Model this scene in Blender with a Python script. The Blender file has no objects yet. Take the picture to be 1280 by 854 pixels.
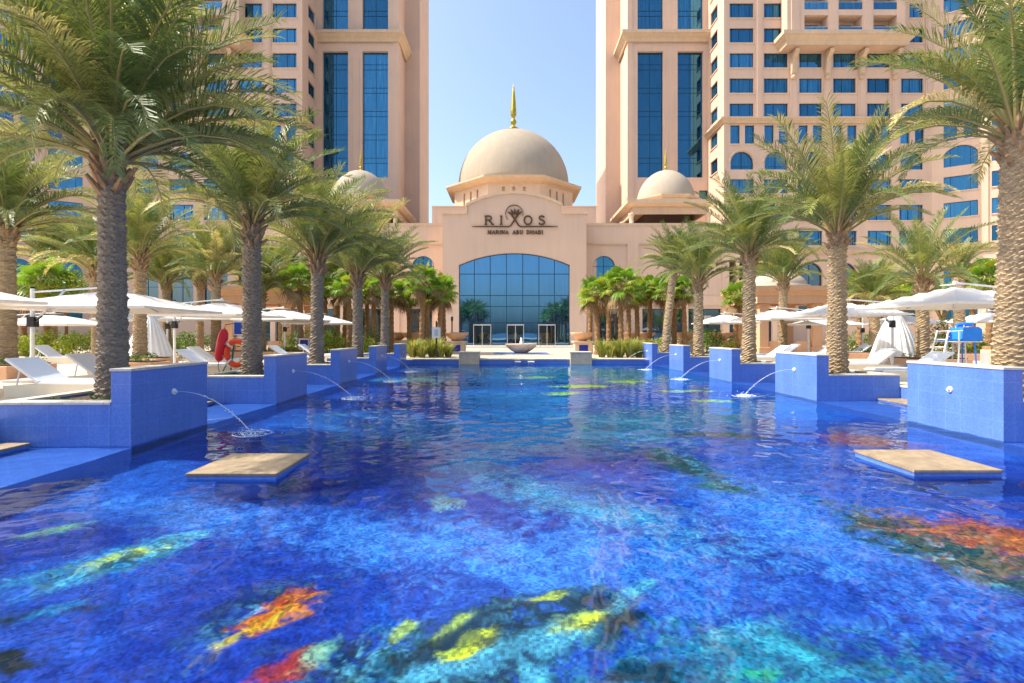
import bpy, math, random
from mathutils import Vector, Matrix

S = bpy.context.scene
COL = S.collection
R = math.radians

# ------------------------------------------------------------------ camera
cam_d = bpy.data.cameras.new('camera')
cam = bpy.data.objects.new('camera', cam_d)
COL.objects.link(cam)
cam.location = (0, 0, 1.65)
cam.rotation_euler = (R(90), 0, 0)
cam_d.sensor_width = 36
cam_d.lens = 36 * 658 / 1280
cam_d.shift_x = 2 / 1280
cam_d.shift_y = -10 / 1280
cam_d.clip_start = 0.05
cam_d.clip_end = 20000
S.camera = cam

# ------------------------------------------------------------------ light
SUN = Vector((-4.3, 0.05, 5.2)).normalized()          # towards the sun
elev = math.asin(SUN.z)
azim = math.atan2(SUN.x, SUN.y)
world = bpy.data.worlds.new('World')
S.world = world
world.use_nodes = True
wn = world.node_tree
bg = wn.nodes['Background']
sky = wn.nodes.new('ShaderNodeTexSky')
sky.sky_type = 'NISHITA'
sky.sun_disc = False
sky.sun_elevation = elev
sky.sun_rotation = azim
sky.altitude = 0
sky.air_density = 1.0
sky.dust_density = 3.4
sky.ozone_density = 2.0
wn.links.new(sky.outputs[0], bg.inputs['Color'])
bg.inputs['Strength'].default_value = 0.13
sun_d = bpy.data.lights.new('sun', 'SUN')
sun_d.energy = 3.0
sun_d.angle = R(0.5)
sun_d.color = (1.0, 0.93, 0.82)
sun = bpy.data.objects.new('sun', sun_d)
COL.objects.link(sun)
sun.location = SUN * 100
sun.rotation_euler = SUN.to_track_quat('Z', 'Y').to_euler()
S.view_settings.view_transform = 'Standard'
S.view_settings.look = 'None'
S.view_settings.exposure = 1.34
S.view_settings.gamma = 1
S.view_settings.use_curve_mapping = False
S.cycles.max_bounces = 8
S.cycles.transparent_max_bounces = 12
S.cycles.use_denoising = True

# ------------------------------------------------------------------ materials
MATS = {}
def nodes_of(name):
    m = bpy.data.materials.new(name)
    m.use_nodes = True
    nt = m.node_tree
    b = nt.nodes['Principled BSDF']
    MATS[name] = m
    return m, nt, b
def N(nt, typ, **kw):
    n = nt.nodes.new(typ)
    for k, v in kw.items():
        if k in n.inputs: n.inputs[k].default_value = v
        else: setattr(n, k, v)
    return n
def c4(c): return (c[0], c[1], c[2], 1)
def mixc(nt, fac, a, b, blend='MIX'):
    n = nt.nodes.new('ShaderNodeMix'); n.data_type = 'RGBA'; n.blend_type = blend
    for i, v in ((0, fac), (6, a), (7, b)):
        if hasattr(v, 'is_linked') or hasattr(v, 'links'): nt.links.new(v, n.inputs[i])
        elif i == 0: n.inputs[0].default_value = v
        else: n.inputs[i].default_value = c4(v)
    return n.outputs[2]
def math_(nt, op, a, b=None, c=None):
    n = nt.nodes.new('ShaderNodeMath'); n.operation = op
    for i, v in enumerate((a, b, c)):
        if v is None: continue
        if hasattr(v, 'links'): nt.links.new(v, n.inputs[i])
        else: n.inputs[i].default_value = v
    return n.outputs[0]
def ramp(nt, fac, lo, hi, c0, c1):
    r = nt.nodes.new('ShaderNodeValToRGB')
    r.color_ramp.elements[0].position = lo; r.color_ramp.elements[0].color = c4(c0)
    r.color_ramp.elements[1].position = hi; r.color_ramp.elements[1].color = c4(c1)
    nt.links.new(fac, r.inputs[0])
    return r.outputs[0]
def simple(name, col, rough=0.7, metal=0.0, var=0.12, scale=1.5, bump=0.0, bscale=40, spec=0.3, stretch=None):
    """noise-mottled paint, stucco, stone or metal"""
    m, nt, b = nodes_of(name)
    tc = N(nt, 'ShaderNodeTexCoord')
    vec = tc.outputs['Object']
    if stretch:
        mp = N(nt, 'ShaderNodeMapping'); mp.inputs['Scale'].default_value = stretch
        nt.links.new(vec, mp.inputs[0]); vec = mp.outputs[0]
    n1 = N(nt, 'ShaderNodeTexNoise', Scale=scale, Detail=6.0, Roughness=0.65)
    nt.links.new(vec, n1.inputs['Vector'])
    a = tuple(x * (1 - var) for x in col); c = tuple(min(1, x * (1 + var)) for x in col)
    out = ramp(nt, n1.outputs[0], 0.3, 0.7, a, c)
    nt.links.new(out, b.inputs['Base Color'])
    b.inputs['Roughness'].default_value = rough
    b.inputs['Metallic'].default_value = metal
    b.inputs['Specular IOR Level'].default_value = spec
    if bump:
        n2 = N(nt, 'ShaderNodeTexNoise', Scale=bscale, Detail=4.0)
        nt.links.new(vec, n2.inputs['Vector'])
        bp = N(nt, 'ShaderNodeBump', Strength=bump, Distance=0.02)
        nt.links.new(n2.outputs[0], bp.inputs['Height'])
        nt.links.new(bp.outputs[0], b.inputs['Normal'])
    return m

def weathered(name, col, streak=0.15):
    """painted render with faint rain streaks below the edges and a mottled tone"""
    m, nt, b = nodes_of(name)
    tc = N(nt, 'ShaderNodeTexCoord')
    mp = N(nt, 'ShaderNodeMapping'); mp.inputs['Scale'].default_value = (0.9, 0.9, 0.06)
    nt.links.new(tc.outputs['Object'], mp.inputs[0])
    n1 = N(nt, 'ShaderNodeTexNoise', Scale=2.0, Detail=7.0, Roughness=0.7)
    nt.links.new(mp.outputs[0], n1.inputs['Vector'])
    n2 = N(nt, 'ShaderNodeTexNoise', Scale=0.25, Detail=4.0)
    nt.links.new(tc.outputs['Object'], n2.inputs['Vector'])
    n3 = N(nt, 'ShaderNodeTexNoise', Scale=14.0, Detail=5.0)
    nt.links.new(tc.outputs['Object'], n3.inputs['Vector'])
    c1 = ramp(nt, n1.outputs[0], 0.3, 0.75, tuple(x * (1 + streak * .4) for x in col), tuple(x * (1 - streak) for x in col))
    c2 = ramp(nt, n2.outputs[0], 0.3, 0.7, (0.93, 0.93, 0.94), (1.05, 1.03, 1.0))
    c3 = ramp(nt, n3.outputs[0], 0.3, 0.7, (0.95, 0.95, 0.95), (1.04, 1.04, 1.04))
    o = mixc(nt, 1.0, mixc(nt, 1.0, c1, c2, 'MULTIPLY'), c3, 'MULTIPLY')
    nt.links.new(o, b.inputs['Base Color'])
    b.inputs['Roughness'].default_value = 0.85
    b.inputs['Specular IOR Level'].default_value = 0.2
    bp = N(nt, 'ShaderNodeBump', Strength=0.15, Distance=0.02)
    nt.links.new(n3.outputs[0], bp.inputs['Height']); nt.links.new(bp.outputs[0], b.inputs['Normal'])
    return m

stucco = weathered('pink_stucco', (0.64, 0.46, 0.34), .07)
stucco2 = weathered('pale_stucco', (0.66, 0.49, 0.34), .06)
trim = weathered('sand_trim', (0.60, 0.45, 0.305), 0.14)
dome_m = weathered('dome_stone', (0.40, 0.335, 0.25), 0.12)
gaz_dome = weathered('pale_dome', (0.42, 0.355, 0.27), 0.10)
gold = simple('gilt_metal', (0.42, 0.33, 0.05), 0.42, 0.75, 0.2, 3)
bronze = simple('bronze_letters', (0.11, 0.055, 0.025), 0.5, 0.3, 0.1, 3)
dark_frame = simple('dark_frame', (0.02, 0.05, 0.09), 0.45, 0.3, 0.1, 3)
white_metal = simple('white_metal', (0.78, 0.78, 0.76), 0.4, 0.0, 0.04, 4)
grey_metal = simple('grey_metal', (0.52, 0.53, 0.53), 0.4, 0.4, 0.08, 4)
black_plastic = simple('black_plastic', (0.02, 0.02, 0.022), 0.45)
soil = simple('planter_soil', (0.07, 0.045, 0.03), 0.95, 0, 0.5, 18, 0.6, 60)
cream = simple('cream_laminate', (0.72, 0.64, 0.48), 0.5, 0, 0.05, 3)
sling = simple('sling_fabric', (0.66, 0.70, 0.76), 0.8, 0, 0.05, 30, 0.2, 300)
peach = weathered('peach_render', (0.68, 0.41, 0.25), 0.12)
fabric_blue = simple('blue_fabric', (0.02, 0.22, 0.75), 0.6, 0, 0.1, 4)
navy = simple('navy_tile_panel', (0.02, 0.03, 0.28), 0.25, 0, 0.25, 30)
red_plastic = simple('red_plastic', (0.66, 0.02, 0.04), 0.35, 0, 0.06, 5)
orange_plastic = simple('orange_plastic', (0.80, 0.08, 0.02), 0.4, 0, 0.06, 5)
board_blue = simple('board_blue', (0.01, 0.06, 0.38), 0.4)
sign_white = simple('sign_white', (0.75, 0.75, 0.72), 0.5)
flower = simple('petals', (0.70, 0.10, 0.30), 0.6)
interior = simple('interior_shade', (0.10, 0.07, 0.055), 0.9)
curtain = simple('white_drape', (0.80, 0.78, 0.74), 0.85, 0, 0.04, 3)

def stone(name, ca, cb, joint, bw, bh, off=0.5, jt=0.012, rough=0.6, lo=.72, hi=1.15):
    m, nt, b = nodes_of(name)
    tc = N(nt, 'ShaderNodeTexCoord')
    br = nt.nodes.new('ShaderNodeTexBrick')
    br.offset = off
    br.inputs['Color1'].default_value = c4(ca); br.inputs['Color2'].default_value = c4(cb)
    br.inputs['Mortar'].default_value = c4(joint)
    br.inputs['Scale'].default_value = 1; br.inputs['Mortar Size'].default_value = jt
    br.inputs['Brick Width'].default_value = bw; br.inputs['Row Height'].default_value = bh
    nt.links.new(tc.outputs['Object'], br.inputs['Vector'])
    n1 = N(nt, 'ShaderNodeTexNoise', Scale=5.0, Detail=8.0, Roughness=0.75)
    nt.links.new(tc.outputs['Object'], n1.inputs['Vector'])
    o = mixc(nt, 1.0, br.outputs[0], ramp(nt, n1.outputs[0], 0.25, 0.75, (lo, lo * .97, lo * .93), (hi, hi * .985, hi * .955)), 'MULTIPLY')
    nt.links.new(o, b.inputs['Base Color'])
    b.inputs['Roughness'].default_value = rough
    bp = N(nt, 'ShaderNodeBump', Strength=0.25, Distance=0.01)
    nt.links.new(n1.outputs[0], bp.inputs['Height']); nt.links.new(bp.outputs[0], b.inputs['Normal'])
    return m
paving = stone('plaza_paving', (0.62, 0.52, 0.38), (0.56, 0.46, 0.33), (0.36, 0.30, 0.22), 1.2, 0.6)
deck_m = stone('deck_paving', (0.66, 0.55, 0.42), (0.60, 0.50, 0.37), (0.40, 0.33, 0.25), 0.6, 0.6)
step_stone = stone('travertine_slab', (0.31, 0.235, 0.145), (0.35, 0.27, 0.17), (0.2, 0.15, 0.1), 0.5, 0.5, 0, 0.006, 0.6, .45, 1.35)
coping_m = stone('coping_stone', (0.60, 0.55, 0.47), (0.54, 0.50, 0.43), (0.36, 0.32, 0.27), 0.6, 9, 0, 0.006)
block_m = stone('entry_block_stone', (0.68, 0.52, 0.345), (0.62, 0.47, 0.31), (0.3, 0.27, 0.22), 0.9, 0.3, 0.5, 0.006)
sand = simple('sandy_ground', (0.46, 0.37, 0.26), 0.95, 0, 0.2, 0.3)
sea_m = simple('sea', (0.02, 0.10, 0.22), 0.15, 0, 0.2, 0.05)

def blue_tile():
    """glass mosaic, 2.5 cm tiles of slightly different blues with pale grout"""
    m, nt, b = nodes_of('blue_mosaic')
    tc = N(nt, 'ShaderNodeTexCoord')
    sc = N(nt, 'ShaderNodeVectorMath'); sc.operation = 'SCALE'; sc.inputs['Scale'].default_value = 40
    nt.links.new(tc.outputs['Object'], sc.inputs[0])
    fl = N(nt, 'ShaderNodeVectorMath'); fl.operation = 'FLOOR'
    off = N(nt, 'ShaderNodeVectorMath'); off.operation = 'ADD'; off.inputs[1].default_value = (0.37, 0.41, 0.43)
    nt.links.new(sc.outputs[0], off.inputs[0]); nt.links.new(off.outputs[0], fl.inputs[0])
    wn_ = N(nt, 'ShaderNodeTexWhiteNoise'); wn_.noise_dimensions = '3D'
    nt.links.new(fl.outputs[0], wn_.inputs['Vector'])
    c1 = ramp(nt, wn_.outputs[0], 0.0, 1.0, (0.085, 0.175, 0.50), (0.11, 0.21, 0.57))
    n1 = N(nt, 'ShaderNodeTexNoise', Scale=2.5, Detail=6.0, Roughness=0.7)
    mp = N(nt, 'ShaderNodeMapping'); mp.inputs['Scale'].default_value = (1, 1, 0.25)
    nt.links.new(tc.outputs['Object'], mp.inputs[0]); nt.links.new(mp.outputs[0], n1.inputs['Vector'])
    o = mixc(nt, 1.0, c1, ramp(nt, n1.outputs[0], 0.25, 0.75, (.86, .88, .92), (1.14, 1.12, 1.05)), 'MULTIPLY')
    n4 = N(nt, 'ShaderNodeTexNoise', Scale=1.3, Detail=8.0, Roughness=0.75)
    mp4 = N(nt, 'ShaderNodeMapping'); mp4.inputs['Scale'].default_value = (5, 5, 0.35)
    nt.links.new(tc.outputs['Object'], mp4.inputs[0]); nt.links.new(mp4.outputs[0], n4.inputs['Vector'])
    sheen_haze = N(nt, 'ShaderNodeMapRange'); sheen_haze.inputs[1].default_value = 0.56; sheen_haze.inputs[2].default_value = 0.80; sheen_haze.inputs[4].default_value = 0.16
    nt.links.new(n4.outputs[0], sheen_haze.inputs[0])
    o = mixc(nt, sheen_haze.outputs[0], o, (0.35, 0.45, 0.75))  # streaky pale haze in the colour, standing in for sunlit sheen
    br = nt.nodes.new('ShaderNodeTexBrick'); br.offset = 0
    br.inputs['Color1'].default_value = (1, 1, 1, 1); br.inputs['Color2'].default_value = (.93, .93, .95, 1); br.inputs['Mortar'].default_value = (1.35, 1.3, 1.12, 1)
    br.inputs['Scale'].default_value = 1; br.inputs['Mortar Size'].default_value = .0035; br.inputs['Brick Width'].default_value = .30; br.inputs['Row Height'].default_value = .30
    cs = N(nt, 'ShaderNodeSeparateXYZ'); nt.links.new(tc.outputs['Object'], cs.inputs[0])
    cc = N(nt, 'ShaderNodeCombineXYZ'); nt.links.new(math_(nt, 'ADD', cs.outputs[0], cs.outputs[1]), cc.inputs[0]); nt.links.new(cs.outputs[2], cc.inputs[1])
    nt.links.new(cc.outputs[0], br.inputs['Vector'])
    o = mixc(nt, 1.0, o, br.outputs[0], 'MULTIPLY')
    nt.links.new(o, b.inputs['Base Color'])
    bpt = N(nt, 'ShaderNodeBump', Strength=0.12, Distance=0.003)
    nt.links.new(wn_.outputs[0], bpt.inputs['Height']); nt.links.new(bpt.outputs[0], b.inputs['Normal'])
    b.inputs['Roughness'].default_value = 0.28
    b.inputs['Specular IOR Level'].default_value = 0.35
    return m
tile = blue_tile()

def glass_mat(name, base, tint, gloss):
    """coated window glass: a blue mirror over curtains behind it"""
    m, nt, b = nodes_of(name)
    out = nt.nodes['Material Output']
    tc = N(nt, 'ShaderNodeTexCoord')
    mp = N(nt, 'ShaderNodeMapping'); mp.inputs['Scale'].default_value = (2.6, 2.6, 0.12)
    nt.links.new(tc.outputs['Object'], mp.inputs[0])
    n1 = N(nt, 'ShaderNodeTexNoise', Scale=2.2, Detail=3.0, Roughness=0.6)
    nt.links.new(mp.outputs[0], n1.inputs['Vector'])
    d = N(nt, 'ShaderNodeBsdfDiffuse')
    nt.links.new(ramp(nt, n1.outputs[0], 0.40, 0.68, tuple(x * .55 for x in base), tuple(min(1, x * 1.9 + .02) for x in base)), d.inputs[0])
    oi = N(nt, 'ShaderNodeObjectInfo')
    wr = N(nt, 'ShaderNodeTexWhiteNoise'); wr.noise_dimensions = '1D'; nt.links.new(oi.outputs['Random'], wr.inputs['W'])
    nt.links.new(mixc(nt, 1.0, d.inputs[0].links[0].from_socket, ramp(nt, wr.outputs[0], .1, .9, (.45, .45, .45), (2.1, 1.8, 1.5)), 'MULTIPLY'), d.inputs[0])
    g = N(nt, 'ShaderNodeBsdfGlossy', Roughness=0.015)
    nt.links.new(ramp(nt, oi.outputs['Random'], 0, 1, tuple(x * .62 for x in tint), tuple(x * 1.22 for x in tint)), g.inputs['Color'])
    n2 = N(nt, 'ShaderNodeTexNoise', Scale=0.35, Detail=1.0)
    nt.links.new(tc.outputs['Object'], n2.inputs['Vector'])
    bp = N(nt, 'ShaderNodeBump', Strength=0.06, Distance=0.08)
    nt.links.new(n2.outputs[0], bp.inputs['Height']); nt.links.new(bp.outputs[0], g.inputs['Normal'])
    mx = N(nt, 'ShaderNodeMixShader'); mx.inputs[0].default_value = gloss
    nt.links.new(d.outputs[0], mx.inputs[1]); nt.links.new(g.outputs[0], mx.inputs[2])
    nt.links.new(mx.outputs[0], out.inputs[0])
    return m
glass = glass_mat('blue_glass', (0.010, 0.085, 0.19), (0.075, 0.24, 0.38), 0.66)
glass_hall = glass_mat('hall_glass', (0.012, 0.07, 0.18), (0.15, 0.36, 0.62), 0.85)
glass_dark = glass_mat('shopfront_glass', (0.01, 0.03, 0.05), (0.22, 0.30, 0.36), 0.6)
rail_glass = glass_mat('rail_glass', (0.02, 0.10, 0.20), (0.12, 0.32, 0.50), 0.55)

def leaf_mat(name, col, trans=0.35, rough=0.45):
    m, nt, b = nodes_of(name)
    out = nt.nodes['Material Output']
    tc = N(nt, 'ShaderNodeTexCoord')
    n1 = N(nt, 'ShaderNodeTexNoise', Scale=4.0, Detail=4.0)
    nt.links.new(tc.outputs['Object'], n1.inputs['Vector'])
    o = ramp(nt, n1.outputs[0], 0.3, 0.7, tuple(x * .7 for x in col), tuple(x * 1.35 for x in col))
    nt.links.new(o, b.inputs['Base Color'])
    b.inputs['Roughness'].default_value = rough
    b.inputs['Specular IOR Level'].default_value = 0.35
    t = N(nt, 'ShaderNodeBsdfTranslucent')
    nt.links.new(mixc(nt, 0.5, o, (col[0] * 2.2, col[1] * 1.9, col[2] * .6)), t.inputs[0])
    mx = N(nt, 'ShaderNodeMixShader'); mx.inputs[0].default_value = trans
    nt.links.new(b.outputs[0], mx.inputs[1]); nt.links.new(t.outputs[0], mx.inputs[2])
    nt.links.new(mx.outputs[0], out.inputs[0])
    return m
leaf_a = leaf_mat('date_leaf_grey', (0.12, 0.175, 0.05), .22)
leaf_b = leaf_mat('date_leaf_olive', (0.25, 0.275, 0.075), .24)
leaf_c = leaf_mat('date_leaf_straw', (0.50, 0.44, 0.20), .24)
rachis_m = simple('palm_rachis', (0.28, 0.24, 0.09), 0.6)
boot_m = simple('palm_boot', (0.30, 0.19, 0.10), 0.9, 0, 0.4, 12)
fan_a = leaf_mat('fan_leaf_bright', (0.15, 0.27, 0.03))
fan_b = leaf_mat('fan_leaf_yellow', (0.27, 0.31, 0.035))
fan_dead = simple('fan_dead_leaf', (0.24, 0.15, 0.07), 0.9, 0, 0.3, 8)
hedge_a = leaf_mat('hedge_leaf', (0.15, 0.25, 0.025))
hedge_b = leaf_mat('hedge_leaf_yellow', (0.34, 0.36, 0.03))
bush_m = leaf_mat('bush_leaf', (0.055, 0.10, 0.03))
grass_a = leaf_mat('grass_blade', (0.20, 0.25, 0.05))
grass_b = leaf_mat('grass_blade_straw', (0.40, 0.34, 0.11))

def bark_mat(name, col):
    m, nt, b = nodes_of(name)
    tc = N(nt, 'ShaderNodeTexCoord')
    mp = N(nt, 'ShaderNodeMapping'); mp.inputs['Scale'].default_value = (5, 5, 16)
    nt.links.new(tc.outputs['Object'], mp.inputs[0])
    n1 = N(nt, 'ShaderNodeTexNoise', Scale=1.6, Detail=8.0, Roughness=0.75)
    nt.links.new(mp.outputs[0], n1.inputs['Vector'])
    n2 = N(nt, 'ShaderNodeTexNoise', Scale=1.2, Detail=3.0)
    nt.links.new(tc.outputs['Object'], n2.inputs['Vector'])
    o = mixc(nt, 1.0, ramp(nt, n1.outputs[0], 0.28, 0.72, tuple(x * .45 for x in col), tuple(x * 1.35 for x in col)),
             ramp(nt, n2.outputs[0], 0.3, 0.7, (.85, .85, .88), (1.12, 1.08, 1.0)), 'MULTIPLY')
    nt.links.new(o, b.inputs['Base Color'])
    b.inputs['Roughness'].default_value = 0.95
    b.inputs['Specular IOR Level'].default_value = 0.1
    bp = N(nt, 'ShaderNodeBump', Strength=0.4, Distance=0.015)
    nt.links.new(n1.outputs[0], bp.inputs['Height']); nt.links.new(bp.outputs[0], b.inputs['Normal'])
    return m
bark_grey = bark_mat('bark_grey', (0.27, 0.225, 0.175))
bark_tan = bark_mat('bark_tan', (0.38, 0.29, 0.18))
bark_red = bark_mat('bark_fan', (0.30, 0.18, 0.09))

def canopy_mat():
    m, nt, b = nodes_of('canopy_fabric')
    out = nt.nodes['Material Output']
    b.inputs['Base Color'].default_value = (0.80, 0.78, 0.74, 1)
    b.inputs['Roughness'].default_value = 0.85
    t = N(nt, 'ShaderNodeBsdfTranslucent'); t.inputs[0].default_value = (0.80, 0.72, 0.60, 1)
    mx = N(nt, 'ShaderNodeMixShader'); mx.inputs[0].default_value = 0.28
    tc = N(nt, 'ShaderNodeTexCoord')
    n1 = N(nt, 'ShaderNodeTexNoise', Scale=220.0, Detail=2.0)
    nt.links.new(tc.outputs['Object'], n1.inputs['Vector'])
    bp = N(nt, 'ShaderNodeBump', Strength=0.10, Distance=0.002)
    nt.links.new(n1.outputs[0], bp.inputs['Height']); nt.links.new(bp.outputs[0], b.inputs['Normal'])
    nt.links.new(b.outputs[0], mx.inputs[1]); nt.links.new(t.outputs[0], mx.inputs[2])
    nt.links.new(mx.outputs[0], out.inputs[0])
    return m
canopy_m = canopy_mat()

# ------------------------------------------------------------------ mesh helpers
class MB:
    def __init__(self, T=None):
        self.v = []; self.f = []; self.m = []; self.T = T; self.k = 0
    def add(self, pts, faces, mi=None):
        o = len(self.v); T = self.T
        self.v.extend(T(p) if T else tuple(p) for p in pts)
        for f in faces:
            self.f.append(tuple(i + o for i in f)); self.m.append(self.k if mi is None else mi)
    def quad(self, a, b, c, d, mi=None): self.add((a, b, c, d), ((0, 1, 2, 3),), mi)
    def box(self, x0, x1, y0, y1, z0, z1, mi=None):
        p = [(x, y, z) for z in (z0, z1) for y in (y0, y1) for x in (x0, x1)]
        self.add(p, ((0, 2, 3, 1), (4, 5, 7, 6), (0, 1, 5, 4), (2, 6, 7, 3), (0, 4, 6, 2), (1, 3, 7, 5)), mi)
    def bar(self, a, b, w, h=None, mi=None):
        """square bar between two points"""
        h = h or w
        a = Vector(a); b = Vector(b); d = (b - a).normalized()
        up = Vector((0, 0, 1)) if abs(d.z) < .95 else Vector((0, 1, 0))
        s = d.cross(up).normalized() * w / 2; u = s.cross(d).normalized() * h / 2
        p = [q + i * s + j * u for q in (a, b) for i, j in ((-1, -1), (1, -1), (1, 1), (-1, 1))]
        self.add(p, ((0, 1, 2, 3), (7, 6, 5, 4), (0, 4, 5, 1), (1, 5, 6, 2), (2, 6, 7, 3), (3, 7, 4, 0)), mi)
    def tube(self, pts, rad, n=8, mi=None, cap=True):
        pts = [Vector(p) for p in pts]
        if not hasattr(rad, '__len__'): rad = [rad] * len(pts)
        rings = []
        for i, p in enumerate(pts):
            d = (pts[min(i + 1, len(pts) - 1)] - pts[max(i - 1, 0)]).normalized()
            up = Vector((0, 0, 1)) if abs(d.z) < .9 else Vector((0, 1, 0))
            s = d.cross(up).normalized(); u = s.cross(d)
            rings.append([p + rad[i] * (math.cos(2 * math.pi * k / n) * s + math.sin(2 * math.pi * k / n) * u) for k in range(n)])
        v = [q for r_ in rings for q in r_]
        f = [(i * n + k, i * n + (k + 1) % n, (i + 1) * n + (k + 1) % n, (i + 1) * n + k) for i in range(len(pts) - 1) for k in range(n)]
        if cap:
            f.append(tuple(range(n))[::-1]); f.append(tuple((len(pts) - 1) * n + k for k in range(n)))
        self.add(v, f, mi)
    def lathe(self, prof, c=(0, 0, 0), n=24, mi=None, mod=None, ph=0.0):
        """profile of (radius, z)"""
        v = []
        for (r_, z) in prof:
            for k in range(n):
                a = 2 * math.pi * k / n + ph
                q = r_ * (mod(a, z) if mod else 1)
                v.append((c[0] + q * math.cos(a), c[1] + q * math.sin(a), c[2] + z))
        m = len(prof)
        f = [(i * n + k, i * n + (k + 1) % n, (i + 1) * n + (k + 1) % n, (i + 1) * n + k) for i in range(m - 1) for k in range(n)]
        if prof[0][0] > 1e-4: f.append(tuple(range(n))[::-1])
        if prof[-1][0] > 1e-4: f.append(tuple((m - 1) * n + k for k in range(n)))
        self.add(v, f, mi)
    def sweep(self, path, prof, closed=False, mi=None):
        """profile of (outwards, z) carried along a plan path; outwards is to the right of travel"""
        n = len(path); v = []
        def nrm(a, b):
            dx, dy = b[0] - a[0], b[1] - a[1]; l = math.hypot(dx, dy) or 1
            return (dy / l, -dx / l)
        for i, p in enumerate(path):
            if closed: n1 = nrm(path[i - 1], p); n2 = nrm(p, path[(i + 1) % n])
            else:
                n1 = nrm(path[max(i - 1, 0)], path[max(i, 1)]) if i else nrm(p, path[1])
                n2 = nrm(p, path[i + 1]) if i < n - 1 else n1
            mx, my = n1[0] + n2[0], n1[1] + n2[1]; k = mx * n1[0] + my * n1[1]
            mx /= k; my /= k
            v += [(p[0] + o * mx, p[1] + o * my, z) for o, z in prof]
        q = len(prof)
        f = [(i * q + j, ((i + 1) % n) * q + j, ((i + 1) % n) * q + (j + 1) % q, i * q + (j + 1) % q)
             for i in range(n if closed else n - 1) for j in range(q)]
        if not closed: f += [tuple(range(q)), tuple((n - 1) * q + j for j in range(q))[::-1]]
        self.add(v, f, mi)
    def poly_prism(self, pts, fn, mi=None):
        """closed 2-D outline pts -> two sheets fn(u, v, 0 or 1) joined round the edge"""
        n = len(pts)
        v = [fn(u, w, 0) for u, w in pts] + [fn(u, w, 1) for u, w in pts]
        f = [tuple(range(n)), tuple(range(2 * n - 1, n - 1, -1))] + [(i, (i + 1) % n, n + (i + 1) % n, n + i) for i in range(n)]
        self.add(v, f, mi)
    def build(self, name, mats, parent=None, smooth=False, bevel=0):
        me = bpy.data.meshes.new(name)
        off = Vector((0, 0, 0)); p = parent
        while p is not None: off += p.location; p = p.parent
        me.from_pydata([tuple(Vector(q) - off) for q in self.v], [], self.f)
        if not isinstance(mats, (list, tuple)): mats = [mats]
        for m in mats: me.materials.append(m)
        if len(mats) > 1: me.polygons.foreach_set('material_index', self.m)
        if smooth: me.polygons.foreach_set('use_smooth', [True] * len(me.polygons))
        me.update()
        o = bpy.data.objects.new(name, me); COL.objects.link(o)
        if parent is not None: o.parent = parent
        if bevel:
            b = o.modifiers.new('edge', 'BEVEL'); b.width = bevel; b.segments = 2; b.limit_method = 'ANGLE'
        return o

def tag(o, label=None, cat=None, group=None, kind=None):
    for k, v in (('label', label), ('category', cat), ('group', group), ('kind', kind)):
        if v: o[k] = v
    return o
def thing(name, loc, label, cat, group=None, rz=0):
    o = bpy.data.objects.new(name, None); COL.objects.link(o)
    o.location = loc; o.rotation_euler.z = rz; o.empty_display_size = 0.2
    return tag(o, label, cat, group)
def copy_tree(o, parent=None):
    c = o.copy(); COL.objects.link(c)
    if parent is not None: c.parent = parent
    for ch in list(o.children): copy_tree(ch, c)
    return c
def struct(o): o['kind'] = 'structure'; return o
FX, CX, HZ, CZ = 658.0, 638.0, 417.0, 1.65
def PX(px, Y): return (px - CX) * Y / FX
def PZ(py, Y): return CZ - (py - HZ) * Y / FX

# ------------------------------------------------------------------ ground, decks, pool basin
DECK = 0.38
POOL_L, POOL_R, POOL_N, POOL_F = -5.56, 7.54, -6.0, 28.6
BAY_L, BAY_R = -7.62, 9.62
FLOOR = -0.9
m = MB(); m.box(-4000, 4000, -4000, 4000, -3.2, -3.0); struct(m.build('ground', sand))
m = MB(); m.box(-3000, 3000, -3500, -46, -2.9, -1.2); struct(m.build('sea', sea_m))
m = MB(); m.box(-140, BAY_L, -46, 28.9, -2.9, DECK); struct(m.build('deck', deck_m))
m = MB(); m.box(BAY_R, 140, -46, 28.9, -2.9, DECK); struct(m.build('deck', deck_m))
m = MB(); m.box(BAY_L, BAY_R, -46, POOL_N, -2.9, DECK - .004); struct(m.build('deck', deck_m))
m = MB(); m.box(-140, 140, 29.0, 140, -2.9, 0.28); m.box(BAY_L, BAY_R, POOL_F, 29.0, -2.9, 0.24); struct(m.build('plaza', paving))
m = MB(); m.box(-140, BAY_L, 28.9, 29.0, -2.9, DECK); m.box(BAY_R, 140, 28.9, 29.0, -2.9, DECK); struct(m.build('deck_edge', coping_m))
m = MB(); m.box(-11, 12, 50.4, 58, 0.2, 0.33); m.box(-9.5, 10.5, 51.0, 58, 0.2, 0.40); struct(m.build('entrance_steps', coping_m))
# side shelves, ledge walls, end wall
m = MB()
m.box(BAY_L, POOL_L, POOL_N, POOL_F, -2.0, -0.16); m.box(POOL_R, BAY_R, POOL_N, POOL_F, -2.0, -0.16)
m.box(BAY_L + .002, BAY_L + .012, POOL_N, POOL_F - .04, -0.155, DECK - .05); m.box(BAY_R - .012, BAY_R - .002, POOL_N, POOL_F - .04, -.155, DECK - .05)
m.box(BAY_L, BAY_R, POOL_F - .03, POOL_F, -2.0, 0.20)
struct(m.build('pool_basin', tile))
m = MB(); m.box(BAY_L - .30, BAY_L + .03, POOL_N, POOL_F - .04, DECK - .048, DECK + .004); m.box(BAY_R - .03, BAY_R + .30, POOL_N, POOL_F - .04, DECK - .048, DECK + .004); struct(m.build('deck_edge', coping_m))
m = MB(); m.box(POOL_L + .25, POOL_R - .25, POOL_F - .06, POOL_F + .42, 0.205, 0.285); struct(m.build('pool_coping', coping_m, bevel=.01))

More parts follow.
